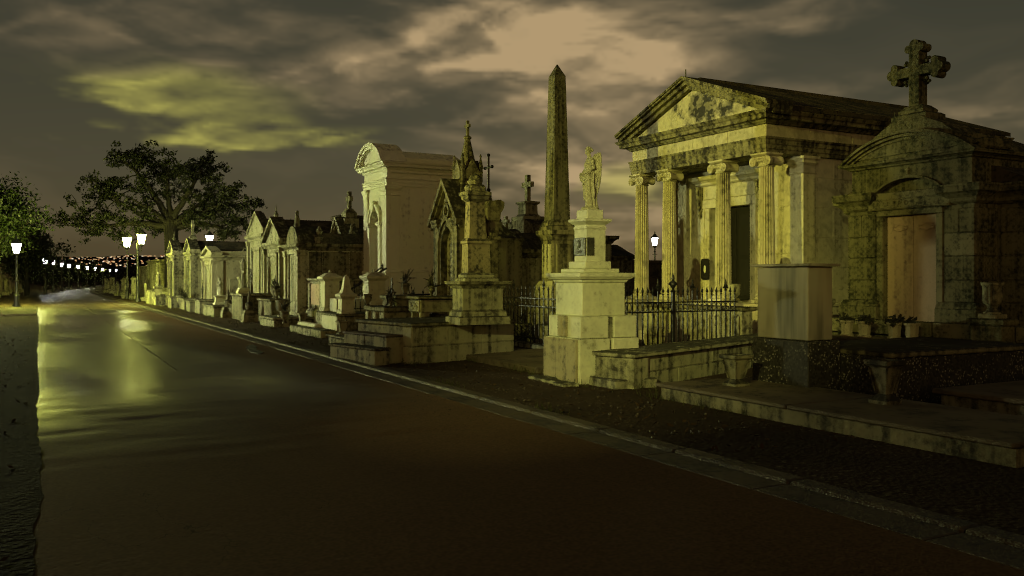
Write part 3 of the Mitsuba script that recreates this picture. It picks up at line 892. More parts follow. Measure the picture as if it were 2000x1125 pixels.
    # parapet step over the middle of the near eave
    part(t, 'ridge', B(x0 + .2, x1, yc - .09, yc + .09, zr + rise + .10, zr + rise + .22), 'roof_dark')
    part(t, 'eave_kerb', B(x0 + .1, x1, y0 - .30, y0 - .16, 5.49, 5.64), 'temple_dark')
    part(t, 'spike', LATHE(x0 - .2, yc, [(.018, 6.7), (.014, 6.98)], 6), 'iron')
    part(t, 'spike', LATHE(19.2, y0 - .1, [(.018, 5.6), (.014, 5.82)], 6), 'iron')


temple()
t = thing('stone_urn', 'small stone urn on the ledge of the temple tomb beside its door', 'urn')
part(t, 'bowl', LATHE(14.85, 16.22, urn_prof(1.0, .46, .15), 20), 'tomb_stone', smooth=40)
part(t, 'foot', B(14.71, 14.99, 16.08, 16.36, 1.0, 1.05), 'tomb_stone')


# ------------------------------------------------------------------ the right hand tomb with the big cross
def big_cross_tomb():
    t = thing('cross_topped_tomb', 'mossy tomb with arched pediment, pinkish double doors and a great stone cross', 'tomb')
    X, ya, yb, zb = 15.3, 10.3, 13.2, .80
    yc = (ya + yb) / 2
    dY0, dY1, dZ = 11.1, 12.32, 2.86
    hole = sbox(dY0, zb - .2, dY1, dZ)
    part(t, 'body', [B(16.0, 20.5, 9.72, 13.78, .2, 3.2), EX(sbox(ya + .03, .2, yb - .03, 3.2).difference(hole), X + .02, 16.1)], 'moss_stone')
    # plinth courses
    for m_ in [B(X - .16, X + .3, dY1 + .06, yb + .12, .75, 1.02), B(X - .16, X + .3, ya - .12, dY0 - .06, .75, 1.02), LOFT(X - .08, X + .3, dY1 + .1, yb + .06, [(.04, 1.02), (.04, 1.06), (0, 1.14)]), LOFT(X - .08, X + .3, ya - .06, dY0 - .1, [(.04, 1.02), (.04, 1.06), (0, 1.14)])]:
        part(t, 'plinth', m_, 'moss_stone')
    mv = ['moss_stone', 'moss_stone', 'grey_moss']
    for a, b, seed in ((dY1 + .17, yb, 1), (ya, dY0 - .17, 2)):
        wall_blocks(t, 'x', X, a, b, 1.14, 2.92, [1.14, 1.56, 2.02, 2.46, 2.92], [1, 1, 1, 2], 'moss_stone', .022, .06, .014, False, seed, mv)
    wall_blocks(t, 'y', ya + .02, X + .04, 15.98, 1.14, 2.92, [1.14, 1.56, 2.02, 2.46, 2.92], [1], 'moss_stone', .02, .06, .014, False, 3)
    wall_blocks(t, 'x', 16.0, 8.9, 10.26, .8, 2.95, [.8, 1.14, 1.56, 2.02, 2.46, 2.92], [2, 1, 2], 'moss_stone', .02, .06, .014, False, 4, mv)
    wall_blocks(t, 'x', 16.0, 13.22, 13.76, .8, 2.95, [.8, 1.14, 1.56, 2.02, 2.46, 2.92], [1], 'moss_stone', .02, .06, .014, False, 5, mv)
    # base of coursed rough blocks under the plinth
    wall_blocks(t, 'x', X - .2, 9.0, 13.9, .12, .76, [.12, .45, .76], [7, 6], 'moss_stone', .03, .3, .03, True, 6, mv + ['grey_moss'])
    # door leaves
    d = part(t, 'door', B(X + .12, X + .2, dY0, (dY0 + dY1) / 2 - .004, zb - .1, dZ), 'pink_door', label='right leaf of the pinkish stone double door')
    d2 = part(t, 'door', B(X + .12, X + .2, (dY0 + dY1) / 2 + .004, dY1, zb - .1, dZ), 'pink_door', label='left leaf of the pinkish stone double door')
    for k, yy in ((d, (dY0 + dY1) / 2 - .3), (d2, (dY0 + dY1) / 2 + .3)):
        th = np.linspace(0, 2 * np.pi, 26)
        part(k, 'carved_wreath', TUBE(np.stack([np.full_like(th, X + .118), yy + .17 * np.cos(th), 2.62 + .055 * np.sin(th) + .012 * np.sin(th * 5)], 1), .02, 5), 'pink_door', smooth=True)
    part(t, 'door_frame', [B(X - .03, X + .14, dY1, dY1 + .15, zb - .1, dZ), B(X - .03, X + .14, dY0 - .15, dY0, zb - .1, dZ), B(X - .032, X + .14, dY0 - .15, dY1 + .15, dZ + .002, dZ + .12)], 'grey_moss')
    # lettered lintel
    lt = part(t, 'lintel', [B(X - .07, X + .2, dY0 - .32, dY1 + .32, 2.985, 3.34), B(X - .09, X + .1, dY0 - .28, dY1 + .28, 3.0, 3.03), B(X - .09, X + .1, dY0 - .28, dY1 + .28, 3.18, 3.205)], 'grey_moss')
    mt = meshkit.text_mesh('F T P O', .085, .014)
    v = mt.vertices
    part(lt, 'lettering', tm(np.stack([X - .07 - v[:, 2], yc + .42 - v[:, 0] * 1.25, 3.065 + v[:, 1]], 1), mt.faces), 'moss_stone', label='worn illegible letters on the lintel')
    # main cornice, breaking forward over the front bay
    for (a, b, c, e) in ((15.95, 20.6, 9.72, 13.78), (X, 16.2, ya, dY0 - .34), (X, 16.2, dY1 + .34, yb)):
        part(t, 'cornice', LOFT(a, b, c, e, CORN(3.0, .36, .24)), 'moss_stone')
    part(t, 'roof', [EX([(9.5, 3.36), (14.0, 3.36), (yc + .4, 4.15), (yc - .4, 4.15)], 15.9, 20.6)], 'roof_dark')
    # attic with an arched niche, then the curved pediment
    att0, att1 = ya + .08, yb - .08
    arch_ = Polygon(seg(yc - .74, yc + .74, 3.36, .24))
    part(t, 'attic', EX(sbox(att0, 3.36, att1, 3.86).difference(arch_), X + .02, 17.2), 'moss_stone')
    part(t, 'niche_back', B(X + .2, X + .3, yc - .76, yc + .76, 3.345, 3.66), 'moss_stone')
    part(t, 'niche_arch', EX(Polygon(seg(yc - .80, yc + .80, 3.36, .29)).difference(arch_), X - .03, X + .2), 'moss_stone')
    part(t, 'attic_carving', EX(cross_poly(yc, 3.68, .13, .08, .025), X - .015, X + .05), 'grey_moss')
    h0 = 3.86
    part(t, 'pediment_base', LOFT(X, 17.3, att0, att1, CORN(h0, .13, .2)), 'moss_stone')
    outer = seg(att0 - .2, att1 + .2, h0 + .13, .56)
    inner = seg(att0 + .02, att1 - .02, h0 + .13, .37)
    part(t, 'pediment_field', EX(inner, X + .02, X + .4), 'moss_stone')
    rims = []
    for k, (ri, xx) in enumerate(((.37, .05), (.43, .12), (.49, .19))):
        o = seg(att0 + .02 - .07 * (k + 1), att1 - .02 + .07 * (k + 1), h0 + .131 + .001 * k, ri + .06)
        i_ = seg(att0 + .02 - .07 * k, att1 - .02 + .07 * k, h0 + .131, ri)
        rims.append(EX(Polygon(o).difference(Polygon(i_)), X - xx, 17.3))
    part(t, 'pediment_rim', rims, 'moss_stone')
    # crest of stepped stones carrying the cross, broken at its right end
    part(t, 'crest', rough(EX([(att0 - .1, h0 + .25), (att1 + .1, h0 + .22), (yc + .75, 4.52), (yc + .30, 4.78), (yc - .30, 4.80), (yc - .75, 4.60)], X - .02, X + .8), .018, .14, 4, 3), 'moss_stone', smooth=35)
    for k in range(4):
        part(t, 'broken_stone', rough(B(X + .1, X + .9, att0 - .22 + .32 * k, att0 + .14 + .32 * k, h0 + .16 + .13 * k, h0 + .36 + .125 * k, .03), .03, .1, 6, 9 + k), 'moss_stone', smooth=35)
    cx, cy = 15.62, yc
    part(t, 'cross_base', [LOFT(cx - .24, cx + .24, cy - .34, cy + .34, [(.06, 4.72), (.06, 4.86), (0, 4.90)]), LOFT(cx - .19, cx + .19, cy - .25, cy + .25, [(.03, 4.90), (.04, 4.96), (-.02, 5.02), (-.06, 5.06)])], 'moss_stone')
    za, arm, w = 5.76, .54, .112
    ends = []
    for (ey, ez, dy_, dz_) in ((cy, 6.22, 0, 1), (cy - arm + .08, za, -1, 0), (cy + arm - .08, za, 1, 0)):
        ends += [Point(ey + dy_ * .07, ez + dz_ * .07).buffer(.105), Point(ey + dz_ * .135, ez + dy_ * .135 * 1).buffer(.08), Point(ey - dz_ * .135, ez - dy_ * .135).buffer(.08)]
    poly = unary_union([sbox(cy - w, 5.02, cy + w, 6.24), sbox(cy - arm, za - w * .85, cy + arm, za + w * .85)] + ends)
    c = part(t, 'cross', EX(poly, cx - .13, cx + .13), 'moss_stone', label='great stone cross with trefoil ends')
    for sy in (-1, 1):
        for sz in (-1, 1):
            part(c, 'corner_flower', [tm(trimesh.creation.icosphere(2, r).vertices + [cx + dx, cy + sy * (w + .07 + o1), za + sz * (w + .06 + o2)], trimesh.creation.icosphere(2, r).faces) for r, dx, o1, o2 in ((.06, 0, 0, 0), (.04, -.05, .06, .0), (.04, .05, .0, .07), (.035, 0, .08, .06))], 'moss_stone', smooth=40)
    # threshold slab
    part(t, 'threshold', B(14.0, 15.12, 10.6, 13.0, .30, .42, .02), 'paving')
    part(t, 'pedestal', [B(14.78, 15.12, 9.45, 10.05, .0, .76), LOFT(14.76, 15.14, 9.43, 10.07, [(0, .76), (.03, .79), (.03, .86), (0, .88)])], 'moss_stone')
    part(t, 'footing', rough(B(14.35, 14.78, 9.2, 9.9, -.05, .5, .02), .015, .12, 5, 8), 'grey_moss', smooth=35)


M['grey_moss'] = principled(stone((.25, .235, .145), (.03, .032, .016), .42, .74, .25, .2, 1.6), .9, BUMP2, 1.0)
scene['grey_moss'] = M['grey_moss']
big_cross_tomb()
t = thing('fluted_urn', 'tall fluted stone urn on the pedestal right of the pinkish doors', 'urn')
ux, uy, uz = 14.95, 9.74, .88
n = 72
a = np.arange(n) * 2 * np.pi / n
v, f = [], []
pr = [(.10, .14), (.075, .19), (.09, .23), (.15, .27), (.165, .32), (.165, .56), (.17, .58), (.185, .60), (.185, .64), (.15, .63), (.14, .5)]
for i, (r, z) in enumerate(pr):
    rr = r - (.014 * np.abs(np.sin(a * 9)) ** .6 if 3 <= i <= 5 else 0)
    v.append(np.stack([ux + rr * np.cos(a), uy + rr * np.sin(a), np.full(n, uz + z)], 1))
for i in range(len(pr) - 1):
    for k in range(n):
        p, q = i * n + k, i * n + (k + 1) % n
        f += [[p, q, q + n], [p, q + n, p + n]]
part(t, 'bowl', tm(np.vstack(v), f), 'tomb_stone', smooth=35)
part(t, 'foot', [B(ux - .17, ux + .17, uy - .17, uy + .17, uz, uz + .09), LATHE(ux, uy, [(.15, uz + .085), (.15, uz + .11), (.10, uz + .145)], 24)], 'tomb_stone')

# four planted pots on the threshold slab, one more urn by the wall


def pot(x, y, z, label, plant, seed, h=.33):
    r = np.random.default_rng(seed)
    t = thing('flower_pot', label, 'flower pot', 'pots before the pinkish doors')
    part(t, 'pot', LATHE(x, y, [(.10, z), (.135, z + .01), (.135, z + .04), (.11, z + .06), (.125, z + h - .05), (.155, z + h - .04), (.155, z + h), (.12, z + h), (.115, z + h - .05)], 8, .39), 'pot_clay')
    ms = []
    for k in range(plant):
        a, e = r.uniform(0, 6.28), r.uniform(.2, 1.3)
        L = r.uniform(.08, .24)
        d = np.array([math.cos(a) * math.cos(e), math.sin(a) * math.cos(e), math.sin(e)])
        p0 = np.array([x, y, z + h - .05]) + np.array([r.uniform(-.09, .09), r.uniform(-.09, .09), 0])
        p2 = p0 + d * L
        p2[2] -= .04
        ms.append(TUBE([p0, p0 + d * L * .55, p2], [.006, .012, .003], 4))
        for q in range(3):
            c_ = p0 + d * L * r.uniform(.4, 1)
            b1 = r.normal(0, .03, 3)
            b2 = r.normal(0, .03, 3)
            ms.append(tm([c_ - b1, c_ + b2, c_ + b1, c_ - b2], [[0, 1, 2], [0, 2, 3]]))
    part(t, 'plant', ms, 'dead_plant')


pot(14.35, 12.42, .42, 'leftmost flower pot before the pinkish doors, with drooping dry stems', 22, 1)
pot(14.38, 12.02, .42, 'flower pot with a spiky plant, second from the left before the pinkish doors', 34, 2)
pot(14.45, 11.38, .42, 'flower pot overflowing with dark dry leaves, third from the left before the pinkish doors', 60, 3)
pot(14.52, 11.05, .42, 'rightmost flower pot before the pinkish doors, nearly bare', 8, 4)
t = thing('stone_urn', 'low stone urn on the block wall left of the mossy tomb', 'urn')
part(t, 'bowl', LATHE(15.05, 13.55, [(.12, .80), (.12, .84), (.10, .90), (.11, 1.0), (.15, 1.04), (.17, 1.08), (.17, 1.15), (.13, 1.14)], 20), 'tomb_stone', smooth=40)

# ------------------------------------------------------------------ near right: stele on pebbled plinth, slabs, low coping wall
t = thing('stele_monument', 'blank streaked concrete stele on a dark pebbled plinth', 'monument')
part(t, 'plinth', B(8.57, 9.15, 8.02, 9.02, .0, .79, .012), 'pebble_dash')
part(t, 'stele', B(8.62, 9.06, 8.07, 8.97, .80, 1.745, .01), 'streaked_concrete')
part(t, 'cap', B(8.55, 9.13, 8.0, 9.04, 1.75, 1.785, .008), 'streaked_concrete')
t = thing('pebbled_grave', 'long low dark grave chest faced with pebbles beside the stele', 'grave')
part(t, 'chest', B(9.16, 12.0, 7.3, 8.95, .0, .62, .02), 'pebble_dash')
part(t, 'cover', rough(B(9.17, 12.05, 7.25, 9.0, .622, .69, .02), .006, .2, 4, 2), 'black_stone', smooth=35)
t = thing('grave_slab', 'wide low grave slab with a pale edge in front of the stele', 'grave slab')
XF[0] = None
for k, (a, b) in enumerate(((9.35, 7.05), (7.03, 4.5))):
    part(t, 'top_slab', B(7.18, 8.72, b, a, .17, .215, .012), 'paving')
part(t, 'side', B(7.24, 8.72, 4.5, 9.3, -.05, .17, .01), 'black_stone')


def tapered_vase(x, y, z, h, label, mat='grey_stone'):
    t = thing('stone_vase', label, 'vase')
    part(t, 'body', LOFT(x - .07, x + .07, y - .07, y + .07, [(.05, z), (.05, z + .08 * h), (.01, z + .16 * h), (-.015, z + .22 * h), (.045, z + .84 * h), (.06, z + .86 * h), (.085, z + .90 * h), (.085, z + h), (.03, z + h), (.0, z + h * .8)]), mat)
    part(t, 'rib', [TUBE([[x + sx * .07, y + sy * .07, z + .24 * h], [x + sx * .118, y + sy * .118, z + .82 * h]], .012, 5) for sx in (-1, 1) for sy in (-1, 1)], mat)


tapered_vase(7.92, 8.62, .215, .40, 'square flared vase standing on the wide slab by the low wall', 'black_stone')
tapered_vase(8.25, 6.62, .215, .48, 'square flared vase in the dark before the pebbled grave', 'black_stone')
t = thing('grave_slab', 'dark grave slab in the near corner, almost lost in the shadow', 'grave slab')
part(t, 'top_slab', B(9.55, 12.5, 5.2, 7.0, .2, .26, .02), 'paving')
part(t, 'side', B(9.62, 12.5, 5.3, 6.93, -.05, .2), 'black_stone')
part(t, 'head_block', B(11.0, 12.4, 5.3, 6.5, .261, .36, .03), 'paving')

XF[0] = moved(7.55, 10.30, 0, 21)
t = thing('low_wall', 'low stone wall with flat coping slabs running back from the statue base', 'wall')
part(t, 'core', B(.03, 6.4, .03, .62, -.1, .45), 'tomb_stone')
wall_blocks(t, 'y', .03, .02, 6.2, .0, .45, [-.05, .22, .45], [5, 4], 'tomb_stone', .015, .05, .008, True, 12)
part(t, 'end_block', B(-.06, .34, -.02, .66, -.1, .452), 'tomb_stone')
for k in range(4):
    part(t, 'coping_slab', B(-.09 + 1.6 * k, 1.5 + 1.6 * k - .008, -.06, .70, .455, .515 + .004 * (k % 2), .012), 'tomb_stone')
XF[0] = None
t = thing('stone_steps', 'two small worn steps between the statue base and the low wall', 'steps')
for k in range(2):
    part(t, 'step', rough(B(7.25 + .2 * k, 8.0, 10.35 + .28 * k, 11.05, -.05 if k == 0 else .14, .14 + .15 * k, .02), .008, .12, 6, k), 'grey_stone', smooth=35)

# ------------------------------------------------------------------ statue base
t = thing('statue_pedestal', 'tall pale marble pedestal in tiers carrying the angel statue', 'pedestal')
part(t, 'core', B(7.2, 8.2, 11.2, 12.1, -.1, 1.0), 'grey_stone')
for a, b in ((7.14, 7.69), (7.75, 8.23)):
    part(t, 'lower_block', B(a, b, 11.12, 12.14, -.03, .675, .01), 'white_marble')
    part(t, 'upper_block', B(a + .04, b - .02 * (b > 8), 11.16, 12.10, .685, 1.015, .01), 'white_marble')
part(t, 'slab', rough(B(7.10, 7.16, 11.17, 12.13, .0, .67, .008), .005, .1, 7, 5), 'weathered_slab', smooth=30, label='worn inscribed slab on the roadside face')
rp = part(t, 'relief_panel', B(7.13, 7.19, 11.52, 11.76, .70, 1.02, .012), 'weathered_slab')
part(rp, 'carving', [tm(trimesh.creation.icosphere(2, .05).vertices * [.4, 1, 1.3] + [7.13, 11.66, .91], trimesh.creation.icosphere(2, .05).faces), tm(trimesh.creation.icosphere(2, .06).vertices * [.35, 1, 1.6] + [7.13, 11.65, .79], trimesh.creation.icosphere(2, .06).faces)], 'weathered_slab', smooth=True)
part(t, 'die', B(7.27, 8.06, 11.25, 12.04, 1.017, 1.53, .012), 'white_marble')
part(t, 'cornice', LOFT(7.27, 8.06, 11.25, 12.04, [(0, 1.525), (.02, 1.54), (.03, 1.57), (.07, 1.585), (.09, 1.61), (.11, 1.62), (.115, 1.675), (.1, 1.68)]), 'white_marble')
part(t, 'tier', B(7.33, 8.0, 11.31, 11.98, 1.68, 1.745), 'white_marble')
part(t, 'tier', B(7.42, 7.91, 11.40, 11.89, 1.747, 1.86), 'white_marble')
part(t, 'shaft', LOFT(7.49, 7.84, 11.47, 11.82, [(0, 1.86), (.0, 2.36), (.012, 2.37), (.012, 2.40), (0, 2.405), (0, 2.43)]), 'white_marble')
pq = part(t, 'bronze_plaque', [B(7.468, 7.49, 11.48, 11.81, 1.95, 2.23, .006), B(7.49, 7.62, 11.448, 11.47, 1.95, 2.23, .006)], 'bronze', label='dark plaque wrapped round the corner of the shaft')
part(pq, 'relief', [tm(trimesh.creation.icosphere(2, .05).vertices * [.3, 1, 1.2] + [7.466, 11.66, 2.13], trimesh.creation.icosphere(2, .05).faces), tm(trimesh.creation.icosphere(2, .03).vertices * [.3, 2.5, .8] + [7.466, 11.65, 2.02], trimesh.creation.icosphere(2, .03).faces)], 'bronze', smooth=True)
part(t, 'shaft_cornice', LOFT(7.49, 7.84, 11.47, 11.82, [(0, 2.43), (.02, 2.445), (.05, 2.47), (.07, 2.485), (.075, 2.52), (.06, 2.525)]), 'white_marble')
part(t, 'top_block', B(7.51, 7.82, 11.49, 11.80, 2.525, 2.67), 'white_marble')
M['weathered_slab'] = principled(stone((.34, .30, .20), (.06, .055, .035), .42, .8, .6, 0, 1.4), .8, stone_bump(1.4, 3.0), 1.0)
scene['weathered_slab'] = M['weathered_slab']
M['bronze'] = principled(stone((.055, .055, .035), (.02, .02, .015), .4, .7, .2, 0, 3), .5, BUMP, 1.0, .5)
scene['bronze'] = M['bronze']


# ------------------------------------------------------------------ the angel
def hull_bones(bones):
    out = []
    for (p, r, q, s) in bones:
        sp = lambda c, rr: m3.Manifold.sphere(rr, 16).translate([float(v) for v in c])
        out.append(m3.Manifold.batch_hull([sp(p, r), sp(q, s)]))
    return m3.Manifold.batch_boolean(out, m3.OpType.Add)


def man_mesh(m, edge=.012, it=6):
    m = m.refine_to_length(edge).to_mesh()
    q = trimesh.Trimesh(m.vert_properties[:, :3], m.tri_verts)
    if it:
        trimesh.smoothing.filter_taubin(q, iterations=it)
    return q


M['statue_marble'] = principled(stone((.40, .385, .25), (.10, .095, .055), .50, .86, .45, .10, 2.0), .7, BUMP, .6)
scene['statue_marble'] = M['statue_marble']


def angel():
    """unit: metres; local axes: f forward, l to the figure's left, z up; about 0.98 m tall"""
    C = np.array([7.67, 11.65, 2.67])
    turn = rad(180 - 14)
    fx, fy = np.array([math.cos(turn), math.sin(turn), 0]), np.array([-math.sin(turn), math.cos(turn), 0])

    def W(q):
        q = np.asarray(q, float)
        return C + q[..., :1] * fx + q[..., 1:2] * fy + q[..., 2:3] * np.array([0, 0, 1.0])
    t = thing('angel_statue', 'marble angel with folded wings and draped robe standing on the tall pedestal', 'statue')
    body = [((.0, .0, .60), .075, (.01, .0, .69), .088), ((.01, 0, .69), .088, (.0, .0, .77), .07),              # waist to chest
            ((.0, -.06, .785), .045, (0, .06, .785), .045), ((.0, .0, .78), .04, (.012, .0, .86), .032),              # shoulders, neck
            ((.0, .0, .60), .078, (-.01, .0, .50), .098),                                                            # hips
            ((.015, .045, .50), .075, (.055, .05, .29), .058), ((.055, .05, .29), .055, (.015, .05, .06), .048),        # left leg, knee forward
            ((-.005, -.045, .50), .078, (.0, -.045, .28), .06), ((.0, -.045, .28), .06, (.0, -.05, .06), .05),
            ((-.01, .0, .45), .09, (-.03, .0, .06), .085), ((-.05, .0, .12), .07, (-.09, .0, .03), .05),              # robe mass and train
            ((.02, .055, .035), .03, (.085, .06, .025), .02), ((.0, -.055, .035), .03, (.07, -.065, .025), .02)]        # feet
    arms = [((.0, .085, .785), .040, (-.01, .115, .66), .033), ((-.01, .115, .66), .033, (.075, .05, .60), .024), ((.075, .05, .60), .022, (.098, .005, .575), .016),   # left arm across the waist
            ((.0, -.085, .785), .040, (.015, -.125, .665), .032), ((.015, -.125, .665), .032, (.075, -.115, .595), .024), ((.075, -.115, .595), .02, (.10, -.112, .57), .017)]
    m = hull_bones(body + arms)
    q = man_mesh(m, .011, 8)
    # folds of the robe: ridges that run down and swing round the figure
    v = q.vertices.copy()
    th = np.arctan2(v[:, 1], v[:, 0] + .01)
    low = np.clip((.60 - v[:, 2]) / .12, 0, 1)
    chest = np.clip((v[:, 2] - .60) / .05, 0, 1) * np.clip((.78 - v[:, 2]) / .05, 0, 1)
    fold = np.sin(th * 9 + v[:, 2] * 9 + 2.2 * meshkit.noise(v * 9)) * .0085 * low + np.sin(th * 5 - v[:, 2] * 34) * .005 * low * np.clip((v[:, 2] - .28) / .2, 0, 1)
    fold += np.sin(v[:, 1] * 70 + v[:, 2] * 45 + 2 * meshkit.noise(v * 12)) * .0035 * chest
    q.vertices = v + q.vertex_normals * fold[:, None]
    part(t, 'body', tm(W(q.vertices), q.faces), 'statue_marble', smooth=True)
    # the overfold knotted at the hip, hanging down in swags
    sw = []
    for k, (z0_, sag, r) in enumerate(((.585, .05, .02), (.555, .07, .017), (.52, .10, .015))):
        u = np.linspace(-1, 1, 18)
        P = np.stack([.085 + .01 * k - .07 * u ** 2, u * .1, z0_ + .03 * u - sag * (1 - u ** 2)], 1)
        sw.append(TUBE(W(P), r * (1 - .5 * np.abs(u)), 7))
    for dx, dy, L in ((.075, -.07, .36), (.06, -.095, .42), (.03, -.115, .44), (-.02, .115, .40)):
        P = np.array([[dx, dy, .58], [dx + .012, dy, .58 - L * .4], [dx - .004, dy + .008, .58 - L * .8], [dx, dy, .58 - L]])
        sw.append(TUBE(W(P), [.014, .02, .022, .012], 7))
    part(t, 'robe_fold', sw, 'statue_marble', smooth=True)
    # head, turned down a little and towards its right
    hd = m3.Manifold.batch_boolean([m3.Manifold.batch_hull([m3.Manifold.sphere(.048, 24).translate([-.004, 0, .025]), m3.Manifold.sphere(.034, 24).translate([.012, 0, -.018]), m3.Manifold.sphere(.018, 16).translate([.026, 0, -.042])]),
                                    m3.Manifold.batch_hull([m3.Manifold.sphere(.006, 10).translate([.046, 0, .016]), m3.Manifold.sphere(.009, 10).translate([.056, 0, -.008])]),
                                    m3.Manifold.sphere(.011, 10).translate([.042, 0, -.030]), m3.Manifold.sphere(.009, 10).translate([.041, .017, .02]), m3.Manifold.sphere(.009, 10).translate([.041, -.017, .02]),
                                    m3.Manifold.batch_hull([m3.Manifold.sphere(.005, 8).translate([.0, .044, .008]), m3.Manifold.sphere(.006, 8).translate([-.004, .046, -.008])]), m3.Manifold.batch_hull([m3.Manifold.sphere(.005, 8).translate([.0, -.044, .008]), m3.Manifold.sphere(.006, 8).translate([-.004, -.046, -.008])])], m3.OpType.Add)
    h = man_mesh(hd, .007, 3)
    R = trimesh.transformations.rotation_matrix(rad(-22), [0, 0, 1]) @ trimesh.transformations.rotation_matrix(rad(16), [0, 1, 0])
    h.apply_transform(R)
    hk = part(t, 'head', tm(W(h.vertices + [.02, 0, .915]), h.faces), 'statue_marble', smooth=True)
    hr_ = []
    r = np.random.default_rng(5)
    for k in range(60):
        a, e = r.uniform(0, 2 * np.pi), r.uniform(-.25, 1.45)
        p = np.array([-.008 + .050 * math.cos(a) * math.cos(e), .052 * math.sin(a) * math.cos(e), .026 + .050 * math.sin(e)])
        if p[0] > .026 and p[2] < .058:
            continue
        s = trimesh.creation.icosphere(1, r.uniform(.010, .016))
        hr_.append(tm(s.vertices + p, s.faces))
    bun = trimesh.creation.icosphere(2, .026)
    hr_.append(tm(bun.vertices + [-.056, 0, .012], bun.faces))
    hm = cat(hr_)
    hm.apply_transform(R)
    part(hk, 'hair', tm(W(hm.vertices + [.02, 0, .915]), hm.faces), 'statue_marble', smooth=40)
    # hands: palm, four curled fingers, a thumb at the side
    for s, P in ((1, (.098, .005, .575)), (-1, (.10, -.112, .57))):
        P = np.array(P)
        bs = [(P, .015, P + [.012, -.014 * s, -.012], .014)]
        for k in range(4):
            b = P + np.array([.012 - .004 * k, -.018 * s, -.004 - .008 * k])
            L = (.02, .024, .023, .018)[k]
            bs += [(b, .0052, b + [.004, -L * s * .8, -.004], .0048), (b + [.004, -L * s * .8, -.004], .0048, b + [-.008, -L * s * 1.3, -.009], .004)]
        bs += [(P + [.004, 0, .012], .0058, P + [.018, -.012 * s, .016], .005), (P + [.018, -.012 * s, .016], .005, P + [.024, -.024 * s, .010], .0042)]
        hm = man_mesh(hull_bones(bs), .004, 2)
        part(t, 'hand', tm(W(hm.vertices), hm.faces), 'statue_marble', smooth=True)
    # wreath hanging from the right hand
    th = np.linspace(0, 2 * np.pi, 30)
    wr = [TUBE(W(np.stack([.098 + .012 * np.sin(th), -.13 + .045 * np.cos(th), .525 + .06 * np.sin(th)], 1)), .016 + .004 * np.sin(th * 9), 7)]
    part(t, 'wreath', wr, 'statue_marble', smooth=True)
    # folded wings: an arched leading edge and three rows of long feathers
    for s in (-1, 1):
        base = np.array([-.055, .035 * s, .76])
        u = np.linspace(0, 1, 24)
        lead = np.stack([-.06 - .072 * np.sin(np.pi * np.minimum(u * 1.15, 1)) - .02 * u, s * (.04 + .052 * np.sin(np.pi * u * .8)), .77 + .12 * np.sin(np.pi * np.minimum(u * 1.5, 1)) * (u < .67) + np.where(u >= .67, 0, 0) - .52 * np.clip(u - .30, 0, 1) ** 1.0], 1)
        wk = part(t, 'wing', TUBE(W(lead), .030 * (1 - u * .75) + .004, 9), 'statue_marble', smooth=True)
        for row, (nf_, L, rr) in enumerate(((9, .13, .014), (9, .25, .016), (8, .40, .017))):
            for k in range(nf_):
                uu = .10 + .62 * k / (nf_ - 1)
                i = uu * 23
                i0 = int(i)
                b = lead[i0] + (lead[min(i0 + 1, 23)] - lead[i0]) * (i - i0)
                Lk = min(L * (1 - .25 * uu), b[2] - .16)
                tip = b + np.array([.045 * (1 - uu) + .01 * row - .012, -s * .018 * row, -Lk])
                mid = (b + tip) / 2 + np.array([-.018, s * .012, 0])
                fp = np.array([b, b * .75 + mid * .25, mid, tip * .75 + mid * .25, tip])
                part(wk, 'feather', TUBE(W(fp), [rr * .6, rr, rr * 1.05, rr * .8, rr * .25], 6), 'statue_marble', smooth=True)
    part(t, 'plinth', rough(LATHE(C[0], C[1], [(.145, C[2] - .001), (.145, C[2] + .03), (.12, C[2] + .05)], 16), .006, .04, 12, 3), 'statue_marble', smooth=40)


angel()

# ------------------------------------------------------------------ obelisk
t = thing('obelisk', 'tall slender stained stone obelisk on a moulded pedestal', 'obelisk')
ox, oy = 11.4, 18.8
part(t, 'shaft', rough(LOFT(ox - .01, ox + .01, oy - .01, oy + .01, [(.225, 3.02), (.145, 6.62), (.0, 6.92)]), .005, .2, 5, 3), 'obelisk_stone')
part(t, 'shaft_foot', LOFT(ox - .24, ox + .24, oy - .24, oy + .24, [(.08, 2.78), (.08, 2.88), (.05, 2.9), (.04, 2.97), (.0, 3.03)]), 'black_stone')
part(t, 'cornice', LOFT(ox - .28, ox + .28, oy - .28, oy + .28, CORN(2.52, .26, .12)), 'black_stone')
dd = part(t, 'die', B(ox - .29, ox + .29, oy - .29, oy + .29, 1.52, 2.54, .02), 'black_stone')
part(dd, 'panel', B(ox - .32, ox - .28, oy - .20, oy + .20, 1.60, 2.44, .012), 'streak_white')
part(dd, 'panel', B(ox - .20, ox + .20, oy - .32, oy - .28, 1.60, 2.44, .012), 'black_stone')
part(t, 'base', LOFT(ox - .32, ox + .32, oy - .32, oy + .32, [(.10, .9), (.10, 1.30), (.07, 1.33), (.07, 1.42), (.0, 1.53)]), 'streak_white')
part(t, 'base_block', B(ox - .55, ox + .55, oy - .55, oy + .55, -.1, .9, .03), 'tomb_stone')


